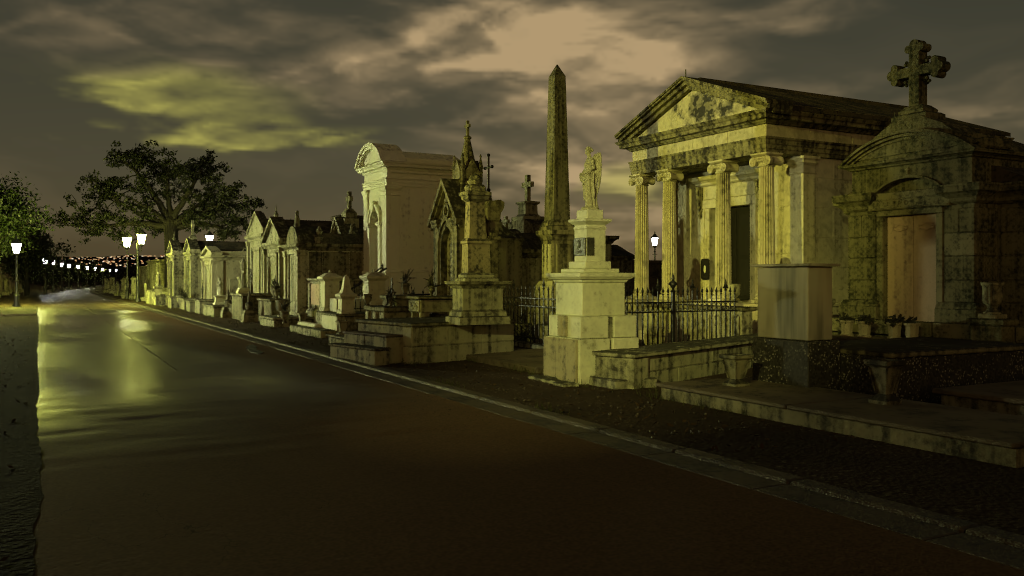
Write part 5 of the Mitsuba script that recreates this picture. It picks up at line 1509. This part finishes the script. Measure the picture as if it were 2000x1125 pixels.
part(t, 'ledge', LOFT(7.42, 8.65, 20.25, 21.65, [(.0, .76), (.06, .80), (.06, .88), (.02, .9)]), 'black_stone')
part(t, 'upper_tier', LOFT(7.8, 8.5, 20.5, 21.5, [(0, .9), (0, 1.05), (.06, 1.09), (.06, 1.15), (0, 1.17)]), 'grey_stone')
t = thing('withered_plant', 'withered plant trailing from a small vase on the altar tomb', 'plant')
r = np.random.default_rng(9)
part(t, 'vase', LATHE(7.62, 20.42, urn_prof(.9, .24, .08, 1), 12), 'tomb_stone', smooth=40)
part(t, 'leaves', [TUBE([[7.62, 20.42, 1.1], np.array([7.62, 20.42, 1.16]) + r.normal(0, .06, 3), np.array([7.60, 20.40, 1.05]) + r.normal(0, .12, 3) * [1, 1, 1.6]], [.012, .02, .004], 4) for k in range(30)], 'dead_plant')
t = thing('low_railing', 'low black iron railing round the dark plot under the white mausoleum', 'fence')
x0r, x1r, yr = 8.7, 10.9, 22.3
part(t, 'kerb', B(x0r - .1, x1r + .1, yr - .15, yr + .15, -.1, .62, .02), 'black_stone')
part(t, 'rail', [TUBE([[x0r, yr, 1.15], [x1r, yr, 1.15]], .022, 6), TUBE([[x0r, yr, .72], [x1r, yr, .72]], .016, 6)], 'iron')
for k in range(9):
    xx = x0r + (x1r - x0r) * k / 8
    part(t, 'picket', [TUBE([[xx, yr, .6], [xx, yr, 1.18]], .014, 5), LATHE(xx, yr, [(.015, 1.17), (.035, 1.2), (.004, 1.3)], 6)], 'iron')
    if k < 8:
        th = np.linspace(0, np.pi, 9)
        part(t, 'curl', TUBE(np.stack([xx + .137 + .09 * np.cos(th), np.full(9, yr), .74 + .16 * np.sin(th)], 1), .01, 4), 'iron')


# ------------------------------------------------------------------ the row of smaller tombs down the road
def niche_tomb(label, X, ya, yb, h, depth, mat, gable='tri', rise=.5, door='streak_white', roof_h=.0, top=None, col=True, dz=(.45, .8), mat2=None, cross=None, group=None):
    """a house tomb facing the road: plinth, corner pilasters, closed door slab in a frame, cornice, a gable of one of several kinds"""
    t = thing('house_tomb', label, 'tomb', group)
    yc, w = (ya + yb) / 2, yb - ya
    mat2 = mat2 or mat
    part(t, 'wall', B(X, X + depth, ya, yb, -.1, h), mat)
    part(t, 'plinth', LOFT(X, X + depth, ya, yb, BASE(-.1, .55, .1)), mat)
    hw = w * .22
    d0, d1 = h * dz[0] * .5, h * dz[1]
    part(t, 'door', B(X - .015, X + .1, yc - hw, yc + hw, d0, d1), door)
    part(t, 'door_frame', [B(X - .07, X + .1, yc - hw - .14, yc - hw, .4, d1), B(X - .07, X + .1, yc + hw, yc + hw + .14, .4, d1), B(X - .08, X + .1, yc - hw - .18, yc + hw + .18, d1 + .002, d1 + .16)], mat)
    if col:
        for a, b in ((ya - .04, ya + .2), (yb - .2, yb + .04)):
            p = part(t, 'pilaster', LOFT(X - .1, X + .2, a, b, [(.05, .1), (.05, .4), (.0, .48), (0, h - .22)]), mat)
            part(p, 'capital', LOFT(X - .1, X + .2, a, b, [(0, h - .22), (.04, h - .18), (.02, h - .12), (.05, h - .04), (.05, h)]), mat)
    part(t, 'cornice', LOFT(X - .02, X + depth, ya, yb, CORN(h - .02, .24, .16)), mat2)
    z = h + .22
    if gable == 'tri':
        part(t, 'gable', EX([(ya - .02, z), (yb + .02, z), (yc, z + rise)], X + .0, X + .3), mat)
        for s, e in ((-1, ya - .18), (1, yb + .18)):
            q = [(e, z), (yc, z + rise + .02), (yc, z + rise + .15), (e, z + .12)]
            part(t, 'gable_rim', EX(q if s < 0 else q[::-1], X - .14, X + .35), mat2)
        part(t, 'roof', EX([(ya - .12, z), (yb + .12, z), (yc, z + rise)], X + .34, X + depth + .1), 'roof_dark')
    elif gable == 'shoulder':
        o = [(ya - .05, z), (yb + .05, z), (yb + .05, z + .2), (yb - .12, z + .28), (yc + .3, z + rise * .85), (yc, z + rise), (yc - .3, z + rise * .85), (ya + .12, z + .28), (ya - .05, z + .2)]
        part(t, 'gable', EX(o, X - .03, X + .3), mat)
        part(t, 'gable_rim', EX(Polygon(o).buffer(.06, join_style=2).difference(Polygon(o).buffer(-.05)).intersection(sbox(-99, z + .02, 999, 99)), X - .09, X + .2), mat2)
        part(t, 'roof', EX([(ya - .1, z), (yb + .1, z), (yc + .4, z + rise * .7), (yc - .4, z + rise * .7)], X + .3, X + depth + .1), 'roof_dark')
    elif gable == 'dome':
        o = seg(ya + .1, yb - .1, z, rise)
        part(t, 'gable', rough(EX(o, X - .05, X + .7), .02, .15, 5, 3), mat2, smooth=35)
        part(t, 'roof', EX([(ya - .1, z), (yb + .1, z), (yb - .2, z + rise * .6), (ya + .2, z + rise * .6)], X + .7, X + depth), 'roof_dark')
    else:
        part(t, 'parapet', B(X - .02, X + depth, ya - .05, yb + .05, z, z + rise, .03), mat2)
    if cross:
        part(t, 'cross_base', LOFT(X + .05, X + .3, yc - .18, yc + .18, [(.04, z + rise - .05), (.04, z + rise + .2), (-.03, z + rise + .28), (-.03, z + rise + .32)]), mat)
        add_cross(t, X + .17, yc, z + rise + .3, cross, cross * .62, cross * .2, mat, .64)
    if top == 'finial':
        part(t, 'finial', LATHE(X + .1, yc, [(.12, z + rise - .1), (.14, z + rise + .05), (.06, z + rise + .12), (.10, z + rise + .22), (.03, z + rise + .36), (.005, z + rise + .62)], 8), mat, smooth=40)
    return t


# gothic little tomb with the tall cross
t = thing('gothic_tomb', 'narrow stone tomb with a steep openwork gable and a plain cross on a block', 'tomb')
X, ya, yb = 10.2, 31.45, 33.7
yc = (ya + yb) / 2
door = Polygon(arch(yc - .36, yc + .36, .5, 2.0, .5))
part(t, 'wall', [EX(sbox(ya, -.1, yb, 2.6).difference(door), X, X + .3), B(X + .29, X + 2.2, ya, yb, -.1, 2.72)], 'tomb_stone')
part(t, 'door', EX(arch(yc - .36, yc + .36, .5, 2.0, .5), X + .2, X + .24), 'pink_door')
part(t, 'door_arch', EX(Polygon(arch(yc - .5, yc + .5, .5, 2.0, .5)).difference(Polygon(arch(yc - .36, yc + .36, .4, 2.0, .5))), X - .06, X + .2), 'tomb_stone')
for a in (ya, ya + .3, yb - .46, yb - .16):
    p = part(t, 'column', LATHE(X - .1, a + .08, [(.11, .7), (.11, .8), (.075, .86), (.07, 2.15), (.1, 2.2), (.12, 2.3)], 12), 'tomb_stone', smooth=40)
    part(p, 'block', B(X - .22, X + .1, a - .05, a + .21, -.1, .7), 'tomb_stone')
part(t, 'lintel', LOFT(X - .2, X + .3, ya - .04, yb + .04, [(0, 2.3), (0, 2.62), (.06, 2.68), (.06, 2.76), (0, 2.78)]), 'tomb_stone')
gothic_gable(t, X - .1, ya, yb, 2.78, 3.74, 'tomb_stone', .12, .5, .1)
part(t, 'gable_niche', EX(arch(yc - .2, yc + .2, 2.9, 3.1, .6), X - .14, X - .09), 'black_stone')
part(t, 'roof', EX([(ya - .1, 2.72), (yb + .1, 2.72), (yc, 3.6)], X + .4, X + 2.3), 'roof_dark')
part(t, 'cross_base', LOFT(X + .05, X + .5, yc - .26, yc + .26, [(.06, 3.5), (.06, 3.86), (0, 3.9), (0, 4.08), (-.08, 4.18), (-.1, 4.24)]), 'grey_stone')
add_cross(t, X + .28, yc, 4.2, .70, .48, .17, 'grey_stone', .6)
for s in (ya - .1, yb - .1):
    part(t, 'pinnacle', LATHE(X, s + .1, [(.14, 2.78), (.14, 3.14), (.18, 3.18), (.04, 3.44), (.07, 3.5), (.01, 3.6)], 8), 'grey_stone')
t = thing('house_tomb', 'dark tomb with small statue and urn on its roof peeping past the white mausoleum', 'tomb')
part(t, 'wall', B(12.9, 16.5, 30.6, 33.2, -.1, 3.4), 'grey_stone')
part(t, 'cornice', LOFT(12.9, 16.5, 30.6, 33.2, CORN(3.38, .25, .2)), 'black_stone')
part(t, 'roof_urn', LATHE(13.2, 32.6, [(.3, 3.6), (.3, 3.8), (.12, 3.86), (.2, 4.05), (.16, 4.2), (.06, 4.3), (.03, 4.6), (.005, 4.9)], 10), 'black_stone', smooth=40)

niche_tomb('domed tomb with a pale closed slab door and a figure on its cap', 7.8, 29.6, 31.4, 2.55, 2.25, 'streak_white', 'dome', .62, 'tomb_stone', mat2='black_stone', dz=(.45, .95))
k_ = [k for k in scene if k.startswith('house_tomb')][-1].split('__')[0]
part(k_, 'figure', man_mesh(hull_bones([((7.95, 30.55, 3.4), .12, (7.95, 30.55, 3.62), .09), ((7.95, 30.55, 3.62), .1, (7.95, 30.53, 3.75), .06), ((7.95, 30.53, 3.78), .05, (7.95, 30.52, 3.9), .055), ((7.95, 30.6, 3.7), .04, (7.9, 30.45, 3.85), .03)]), .04, 2), 'grey_stone', smooth=True)
part(k_, 'wing_tip', LATHE(8.5, 29.75, [(.16, 2.8), (.16, 3.0), (.08, 3.1), (.12, 3.2), (.01, 3.4)], 8), 'grey_stone')
wall_blocks(k_, 'y', 29.6, 8.1, 10.0, .5, 2.5, [.5, 1.5, 2.5], [2, 2], 'black_stone', .012, .05, .012, True, 51)
niche_tomb('narrow gabled tomb squeezed between the domed tomb and the long dark roof', 8.0, 32.9, 35.6, 2.75, 2.6, 'tomb_stone', 'tri', .85, 'tomb_stone', top='finial', dz=(.4, .88))
niche_tomb('large tomb with a shouldered gable and long dark roof', 8.2, 36.7, 39.7, 3.2, 7.5, 'tomb_stone', 'shoulder', .98, 'tomb_stone', dz=(.4, .86))
t = thing('long_roofed_tomb', 'long tomb with a dark stepped slab roof behind the domed tomb', 'tomb')
part(t, 'wall', B(10.9, 16.5, 34.0, 36.4, -.1, 2.9), 'black_stone')
part(t, 'cornice', LOFT(10.9, 16.5, 34.0, 36.4, CORN(2.88, .25, .2)), 'black_stone')
for k in range(3):
    part(t, 'roof_slab', rough(EX([(33.8, 3.12), (36.6, 3.12), (35.9, 4.0), (34.5, 4.0)], 10.8 + 1.85 * k, 12.63 + 1.85 * k), .02, .3, 3, k), 'roof_dark')
part(t, 'ridge_block', B(10.7, 16.6, 34.6, 35.8, 4.0, 4.16, .04), 'roof_dark')

# flat roofed pale tomb with a long side, then two gabled ones under the oak
t = niche_tomb('pale flat roofed tomb with a long plain side and an obelisk finial on its parapet', 7.2, 42.6, 45.4, 2.45, 4.3, 'plaster_old', 'tri', .32, 'tomb_stone', dz=(.4, .9))
part(t, 'parapet', [LOFT(7.6, 11.4, 42.55, 42.75, [(.0, 2.67), (0, 2.8), (.03, 2.82), (.03, 2.86)]), EY([(10.0, 2.84), (11.5, 2.84), (11.4, 3.04), (11.0, 3.24), (10.6, 3.24), (10.2, 3.02)], 42.5, 42.8)], 'plaster_old')
part(t, 'parapet_finial', LATHE(10.8, 42.65, [(.22, 3.24), (.22, 3.36), (.12, 3.42), (.10, 3.84), (.01, 4.5)], 8), 'grey_stone')
part(t, 'side_slab', B(7.9, 8.9, 42.56, 42.63, .6, 1.55), 'tomb_stone')
part(t, 'side_pilaster', B(7.3, 7.62, 42.54, 42.63, .2, 2.41), 'plaster_old')
part(t, 'side_niche', [B(9.6, 9.75, 42.5, 42.63, .3, 1.8), B(10.4, 10.55, 42.5, 42.63, .3, 1.8), B(9.55, 10.6, 42.49, 42.63, 1.802, 1.95)], 'tomb_stone')
part(t, 'roof_wreath', [TUBE([[8.6 + .5 * k, 43.0, 2.85], [8.65 + .5 * k, 42.95, 3.05 + .12 * (k % 2)], [8.8 + .5 * k, 42.9, 2.95]], .04, 5) for k in range(4)], 'black_stone')
M['plaster_old'] = principled(stone((.33, .31, .22), (.07, .065, .04), .52, .9, .5, .15, .8, grain=.1), .8, BUMP, .7)
scene['plaster_old'] = M['plaster_old']
niche_tomb('slim gabled tomb with a small cross, right of the oak trunk', 7.0, 47.6, 49.9, 2.75, 3.0, 'tomb_stone', 'tri', .6, 'door_dark', cross=.75, dz=(.3, .92))
niche_tomb('slim gabled tomb with a pinnacle, in front of the oak trunk', 6.6, 51.0, 53.4, 2.75, 3.0, 'tomb_stone', 'tri', .6, 'door_dark', top='finial', dz=(.3, .92))

# small monuments along the front of that row


def block_grave(label, x0, x1, y0, y1, h, mat='tomb_stone', name='grave_chest', top='grey_stone', group=None):
    t = thing(name, label, 'grave', group)
    part(t, 'body', B(x0, x1, y0, y1, -.1, h, .02), mat)
    part(t, 'lid', LOFT(x0, x1, y0, y1, [(.0, h), (.05, h + .02), (.05, h + .07), (.02, h + .08)]), top)
    return t


def statuette(x, y, z, h, label, s=.6, seed=0, pedestal=0.0, mat='white_marble'):
    t = thing('small_statue', label, 'statue')
    if pedestal:
        part(t, 'pedestal', LOFT(x - .2, x + .2, y - .2, y + .2, BASE(z, pedestal * .25, .07) + [(0, z + pedestal * .8), (.05, z + pedestal * .88), (.06, z + pedestal * .96), (-.02, z + pedestal)]), mat)
    z += pedestal
    b = [((x, y, z + .02), .17 * s, (x, y, z + h * .5), .13 * s), ((x, y, z + h * .5), .13 * s, (x, y, z + h * .72), .15 * s), ((x, y, z + h * .72), .08 * s, (x, y, z + h * .84), .05 * s), ((x, y - .12 * s, z + h * .72), .05 * s, (x - .1 * s, y - .06 * s, z + h * .52), .04 * s), ((x, y + .12 * s, z + h * .72), .05 * s, (x - .12 * s, y + .02, z + h * .62), .04 * s)]
    part(t, 'figure', man_mesh(hull_bones(b), .03, 4), mat, smooth=True)
    part(t, 'head', tm(trimesh.creation.icosphere(2, .085 * s).vertices * [1, .85, 1.2] + [x - .02, y, z + h * .92], trimesh.creation.icosphere(2, .085 * s).faces), mat, smooth=True)


block_grave('pale low grave block carrying a small white statue', 6.3, 8.0, 37.3, 39.8, .40)
statuette(6.8, 38.7, .48, .75, 'small white statue on a pedestal, on the pale block before the flat roofed tomb', .75, pedestal=.38)
t = block_grave('dark grave block beneath a slender obelisk marker', 6.7, 8.3, 33.6, 35.6, .92, 'black_stone')
t = thing('obelisk_marker', 'slender carved marker with a pointed top and drooping cloth on the dark block', 'monument')
part(t, 'base', LOFT(7.0 - .16, 7.0 + .16, 34.9 - .16, 34.9 + .16, BASE(1.0, .22, .08)), 'white_marble')
part(t, 'shaft', LATHE(7.0, 34.9, [(.14, 1.2), (.10, 1.5), (.08, 1.95), (.12, 2.0), (.10, 2.06), (.08, 2.2), (.01, 2.42)], 8), 'grey_stone')
part(t, 'arm', B(6.95, 7.05, 34.62, 35.18, 1.78, 1.88), 'grey_stone')
block_grave('black stone grave chest between the dark block and the pale slab', 7.2, 8.8, 31.2, 33.2, .78, 'black_stone', top='black_stone')
t = block_grave('wide pale slab grave with a planter before the domed tomb', 6.65, 8.6, 28.45, 30.4, .25, 'tomb_stone', 'grave_slab', 'tomb_stone')
t = thing('stone_planter', 'stone goblet planter standing on the pale slab before the domed tomb', 'urn')
part(t, 'bowl', LATHE(7.05, 29.0, urn_prof(.33, .55, .22, 0), 16), 'tomb_stone', smooth=40)
part(t, 'foot', B(6.92, 7.18, 28.87, 29.13, .33, .40), 'tomb_stone')
for x, y, h, lab in ((6.75, 32.6, .75, 'dark cross shaped marker with a draped cloth before the gabled tomb'), (6.7, 36.4, .7, 'small dark urn marker before the shouldered tomb')):
    t = thing('grave_marker', lab, 'grave marker')
    part(t, 'base', LOFT(x - .18, x + .18, y - .18, y + .18, BASE(-.05, .5, .08)), 'grey_stone')
    part(t, 'top', LATHE(x, y, [(.1, .44), (.16, .56), (.14, .68), (.06, .74), (.08, .84), (.02, .84 + h * .4)], 10), 'black_stone', smooth=40)
for i, (x, y, h, w) in enumerate(((6.35, 41.2, .55, .9), (6.3, 43.6, .45, .8), (6.4, 46.2, .5, .7), (6.2, 49.6, .55, .8))):
    block_grave(['small dark kerbed grave left of the pale statue block', 'low grave before the flat roofed tomb, near its corner', 'low grave before the slim tomb with the cross', 'low grave before the slim tomb with the pinnacle'][i], x, x + w, y, y + 1.3, h, 'grey_stone')
statuette(6.4, 57.0, 0, .85, 'small statue on a square pedestal just right of the double lamp', .9, pedestal=1.15, mat='tomb_stone')
block_grave('pale low grave beside the small statue near the double lamp', 6.0, 7.2, 57.9, 59.6, .8, 'tomb_stone')
block_grave('low pale grave in front of the small statue', 6.0, 6.9, 54.6, 55.9, .5, 'tomb_stone')
for i, (x, y, w, l, h) in enumerate(((8.0, 60, 4, 5, 2.5), (7.6, 68, 4, 6, 2.7), (8.2, 80, 5, 7, 2.4))):
    t = thing('dark_tomb', ['dark flat tomb behind the double lamp', 'dark tomb left of the double lamp post', 'dark tomb farthest down the right side of the road'][i], 'tomb')
    part(t, 'wall', B(x, x + w, y, y + l, -.1, h), 'black_stone')
    part(t, 'cornice', LOFT(x, x + w, y, y + l, CORN(h - .02, .25, .18)), 'black_stone')
    for k in range(2):
        part(t, 'pilaster', B(x - .1, x + .1, y + k * (l - .3), y + k * (l - .3) + .3, 0, h), 'grey_stone')
    part(t, 'door', B(x - .03, x + .05, y + l / 2 - .5, y + l / 2 + .5, .2, h * .8), 'tomb_stone')

# headstones and little crosses far down both sides
gr = np.random.default_rng(12)


def headstone(x, y, kind, label, group):
    t = thing('headstone', label, 'headstone', group)
    h = gr.uniform(.8, 1.5)
    part(t, 'base', B(x - .3, x + .3, y - .4, y + .4, -.1, .3, .02), 'tomb_stone')
    if kind == 0:
        part(t, 'slab', EX(arch(y - .28, y + .28, .3, h - .25), x - .08, x + .08), 'tomb_stone')
    elif kind == 1:
        part(t, 'cross', EX(cross_poly(y, .3, h, h * .55, .16), x - .07, x + .07), 'tomb_stone')
    else:
        part(t, 'pillar', LOFT(x - .14, x + .14, y - .14, y + .14, [(.05, .3), (0, .4), (0, h), (.06, h + .06), (.06, h + .14), (-.08, h + .3)]), 'tomb_stone')


HK = ['round topped headstone', 'cross headstone', 'square pillar headstone']
for i in range(16):
    y = 62 + 4.2 * i + gr.uniform(-1, 1)
    headstone(road_x(y) + gr.uniform(.9, 2.2), y, i % 3, f'small pale {HK[i % 3]}, {ORD[i]} past the double lamp, right of the road', 'headstones far right of the road')
for i in range(14):
    y = 60 + 5.2 * i + gr.uniform(-1, 1)
    xl = 0 if y < 84 else (y - 84) ** 2 * .0008
    headstone(xl - gr.uniform(2.2, 3.6), y, (i + 1) % 3, f'small pale {HK[(i + 1) % 3]}, {ORD[i]} past the largest lamp, left of the road', 'headstones left of the road')
for i, (x, y, h) in enumerate(((-5.4, 66, 2.6), (-4.6, 74, 2.5), (-4.2, 82, 2.8), (-3.2, 96, 2.6), (-3.0, 104, 2.9), (-1.8, 118, 2.6))):
    t = thing('house_tomb', ['tall pale tomb nearest the leafy tree left of the road', 'pale tomb second from the leafy tree left of the road', 'pale tomb left of the second street lamp', 'pale columned tomb just left of the second lamp post', 'pale columned tomb right of the second lamp post', 'pale tomb beneath the far lamp row'][i], 'tomb')
    part(t, 'wall', B(x - 2.5, x, y, y + 2.4, -.1, h), 'tomb_stone')
    for k in range(3):
        part(t, 'pilaster', B(x - .05, x + .12, y + .02 + 1.05 * k, y + .28 + 1.05 * k, 0, h - .1), 'plaster_old')
        part(t, 'pilaster', B(x - 1.9 + .75 * k, x - 1.65 + .75 * k, y - .12, y + .05, 0, h - .1), 'plaster_old')
    part(t, 'cornice', LOFT(x - 2.5, x, y, y + 2.4, CORN(h - .02, .2, .15)), 'grey_stone')
    part(t, 'roof', EX([(y - .1, h + .18), (y + 2.5, h + .18), (y + 1.2, h + .8)], x - 2.5, x + .05), 'roof_dark')
    part(t, 'door', B(x - .04, x + .03, y + .75, y + 1.2, .2, h * .75), 'door_dark')

# loose stones and litter on the earth strip
r = np.random.default_rng(21)
ms = []
for k in range(420):
    x, y = r.uniform(5.35, 7.0), 7 + 40 * r.random() ** 1.6
    s = r.uniform(.006, .02)
    b = trimesh.creation.icosphere(0, s)
    ms.append(tm(b.vertices * r.uniform(.5, 1.4, 3) + [x, y, .02], b.faces))
struct('gravel', ms and cat(ms), 'kerb_stone', 'loose pebbles scattered on the earth beside the kerb', 'stuff')
t = thing('plaster_fragments', 'broken pale plaster lying at the foot of the statue base', 'debris')
for k, (x, y, a, b) in enumerate(((6.95, 11.9, .12, .25), (6.9, 11.45, .1, .22), (6.88, 11.1, .14, .16))):
    part(t, 'piece', rough(B(x - a, x + a, y - b, y + b, -.02, .055, .01), .02, .06, 9, k), 'tomb_stone', smooth=30)

# vases, crosses and small markers crowding the fronts of the row
def small_vase(x, y, z, h, label, plant=True, seed=0):
    t = thing('grave_vase', label, 'vase')
    part(t, 'bowl', LATHE(x, y, urn_prof(z, h, h * .42, 1), 12), 'grey_stone', smooth=40)
    if plant:
        r = np.random.default_rng(seed)
        part(t, 'dry_flowers', [TUBE([[x, y, z + h * .9], np.array([x, y, z + h * 1.3]) + r.normal(0, .06, 3), np.array([x, y, z + h * 1.5]) + r.normal(0, .14, 3)], [.008, .02, .006], 4) for k in range(14)], 'dead_plant')


def iron_marker(x, y, z, h, label):
    t = thing('iron_cross', label, 'cross')
    part(t, 'stem', TUBE([[x, y, z], [x, y, z + h]], .022, 5), 'iron')
    part(t, 'arm', TUBE([[x, y - h * .25, z + h * .7], [x, y + h * .25, z + h * .7]], .02, 5), 'iron')
    th = np.linspace(0, 2 * np.pi, 17)
    part(t, 'ring', TUBE(np.stack([np.full(17, x), y + h * .13 * np.cos(th), z + h * .7 + h * .13 * np.sin(th)], 1), .014, 4), 'iron')


for k, (x, y, z, h, lab) in enumerate((
        (6.55, 47.2, 0, .55, 'dark vase with dry stems before the slim tomb with the cross'), (6.6, 48.6, 0, .7, 'taller dark vase right of the door of the slim tomb with the cross'),
        (6.9, 36.2, 0, .6, 'vase with dry stems left of the shouldered tomb door'), (7.7, 36.3, .3, .5, 'vase at the foot of the shouldered tomb'), (7.5, 31.6, .85, .35, 'small vase standing on the black grave chest'),
        (7.7, 32.8, .85, .45, 'vase with a spray of stems on the black grave chest, left end'), (6.7, 27.2, .2, .4, 'small vase on the pale lower step of the white plot'), (7.3, 21.2, .9, .3, 'low vase at the back of the altar tomb ledge'),
        (8.15, 20.8, 1.17, .3, 'vase with dry stems on the upper tier of the altar tomb'), (7.5, 17.6, 1.21, .22, 'small bowl of dry stems on the lid of the relief chest'), (9.2, 23.0, .64, .4, 'vase on the dark end of the white plot'),
        (10.4, 17.2, .52, .4, 'pale vase on the grave chest behind the iron fence'), (10.5, 18.9, 0, .5, 'dark vase behind the iron fence beside the obelisk'))):
    small_vase(x, y, z, h, lab, k % 4 != 3, k)
for x, y, z, h, lab in ((7.0, 44.5, 0, 1.5, 'thin iron cross before the pale flat roofed tomb'), (7.1, 34.0, .95, 1.0, 'thin iron cross on the dark grave block'), (9.0, 26.0, 0, 1.7, 'thin iron cross behind the white posts'), (8.2, 21.9, 0, 1.6, 'thin iron cross behind the altar tomb')):
    iron_marker(x, y, z, h, lab)
t = thing('draped_urn', 'draped stone urn on a square pillar between the flat roofed and shouldered tombs', 'urn')
part(t, 'pillar', LOFT(8.0, 8.4, 40.6, 41.0, BASE(-.05, .5, .1) + [(0, 1.5), (.06, 1.58), (.06, 1.66), (0, 1.68)]), 'tomb_stone')
part(t, 'urn', rough(LATHE(8.2, 40.8, urn_prof(1.66, .7, .22, 1), 14), .012, .08, 8, 2), 'grey_stone', smooth=40)
for k in range(5):
    t = thing('stone_vase', ['square stone vase on the kerb of the dark kerbed grave', 'square stone vase beside the worn steps of the platform', 'square stone vase in front of the box tomb', 'square stone vase at the low grave by the flat roofed tomb', 'square stone vase near the small statue by the double lamp'][k], 'vase')
    x, y, z, h = ((6.3, 20.1, .28, .32), (6.3, 17.7, 0, .4), (7.3, 27.4, .0, .5), (6.5, 42.4, .0, .6), (6.2, 53.2, 0, .7))[k]
    part(t, 'body', LOFT(x - .06, x + .06, y - .06, y + .06, [(.05, z), (.05, z + .1 * h), (0, z + .2 * h), (.04, z + .85 * h), (.07, z + .9 * h), (.07, z + h), (.02, z + h), (0, z + .8 * h)]), 'grey_stone')

# fallen leaves and thin weeds where the earth meets the stones
r = np.random.default_rng(77)
V, F = [], []
for k in range(1000):
    x, y = (r.uniform(5.4, 7.1), 6 + 34 * r.random() ** 1.5) if k % 3 else (r.uniform(-1.6, -.1), 5 + 30 * r.random())
    a, b = r.normal(0, 1, 3) * [1, 1, .35], r.normal(0, 1, 3) * [1, 1, .35]
    a, b = a / np.linalg.norm(a) * r.uniform(.02, .045), b / np.linalg.norm(b) * r.uniform(.012, .025)
    c = np.array([x, y, .045])
    V += [c - a, c + b, c + a, c - b]
    F += [[4 * k, 4 * k + 1, 4 * k + 2], [4 * k, 4 * k + 2, 4 * k + 3]]
struct('leaves', tm(V, F), 'fallen_leaf', 'brown fallen leaves scattered on the dark earth', 'stuff')
V, F = [], []
spots = [(7.08, 12.3), (7.05, 11.0), (6.0, 15.2), (6.2, 16.4), (5.45, 17.0), (5.95, 19.0), (5.95, 20.0), (6.6, 23.5), (6.6, 25.5), (6.6, 28.6), (6.2, 37.5), (7.2, 9.3), (7.15, 8.2), (7.6, 10.2), (7.3, 13.2), (7.3, 15.2), (9.85, 16.5), (5.3, 12.0), (5.35, 9.0), (5.32, 21.0), (5.33, 26.0)]
n = 0
for (x, y) in spots:
    for k in range(46):
        c = np.array([x + r.normal(0, .07), y + r.normal(0, .30), .0])
        d = np.array([r.normal(0, .05), r.normal(0, .05), r.uniform(.05, .16)])
        w = r.normal(0, 1, 3) * [1, 1, 0]
        w = w / np.linalg.norm(w) * .006
        V += [c - w, c + w, c + d]
        F.append([n, n + 1, n + 2])
        n += 3
struct('grass', tm(V, F), 'dead_plant_leaf', 'thin dark weeds growing at the foot of the stones', 'stuff')
M['fallen_leaf'] = scene['fallen_leaf'] = {'type': 'twosided', 'bsdf': {'type': 'diffuse', 'reflectance': {'type': 'rgb', 'value': [.045, .03, .016]}}}
M['dead_plant_leaf'] = scene['dead_plant_leaf'] = {'type': 'twosided', 'bsdf': {'type': 'diffuse', 'reflectance': {'type': 'rgb', 'value': [.05, .055, .02]}}}
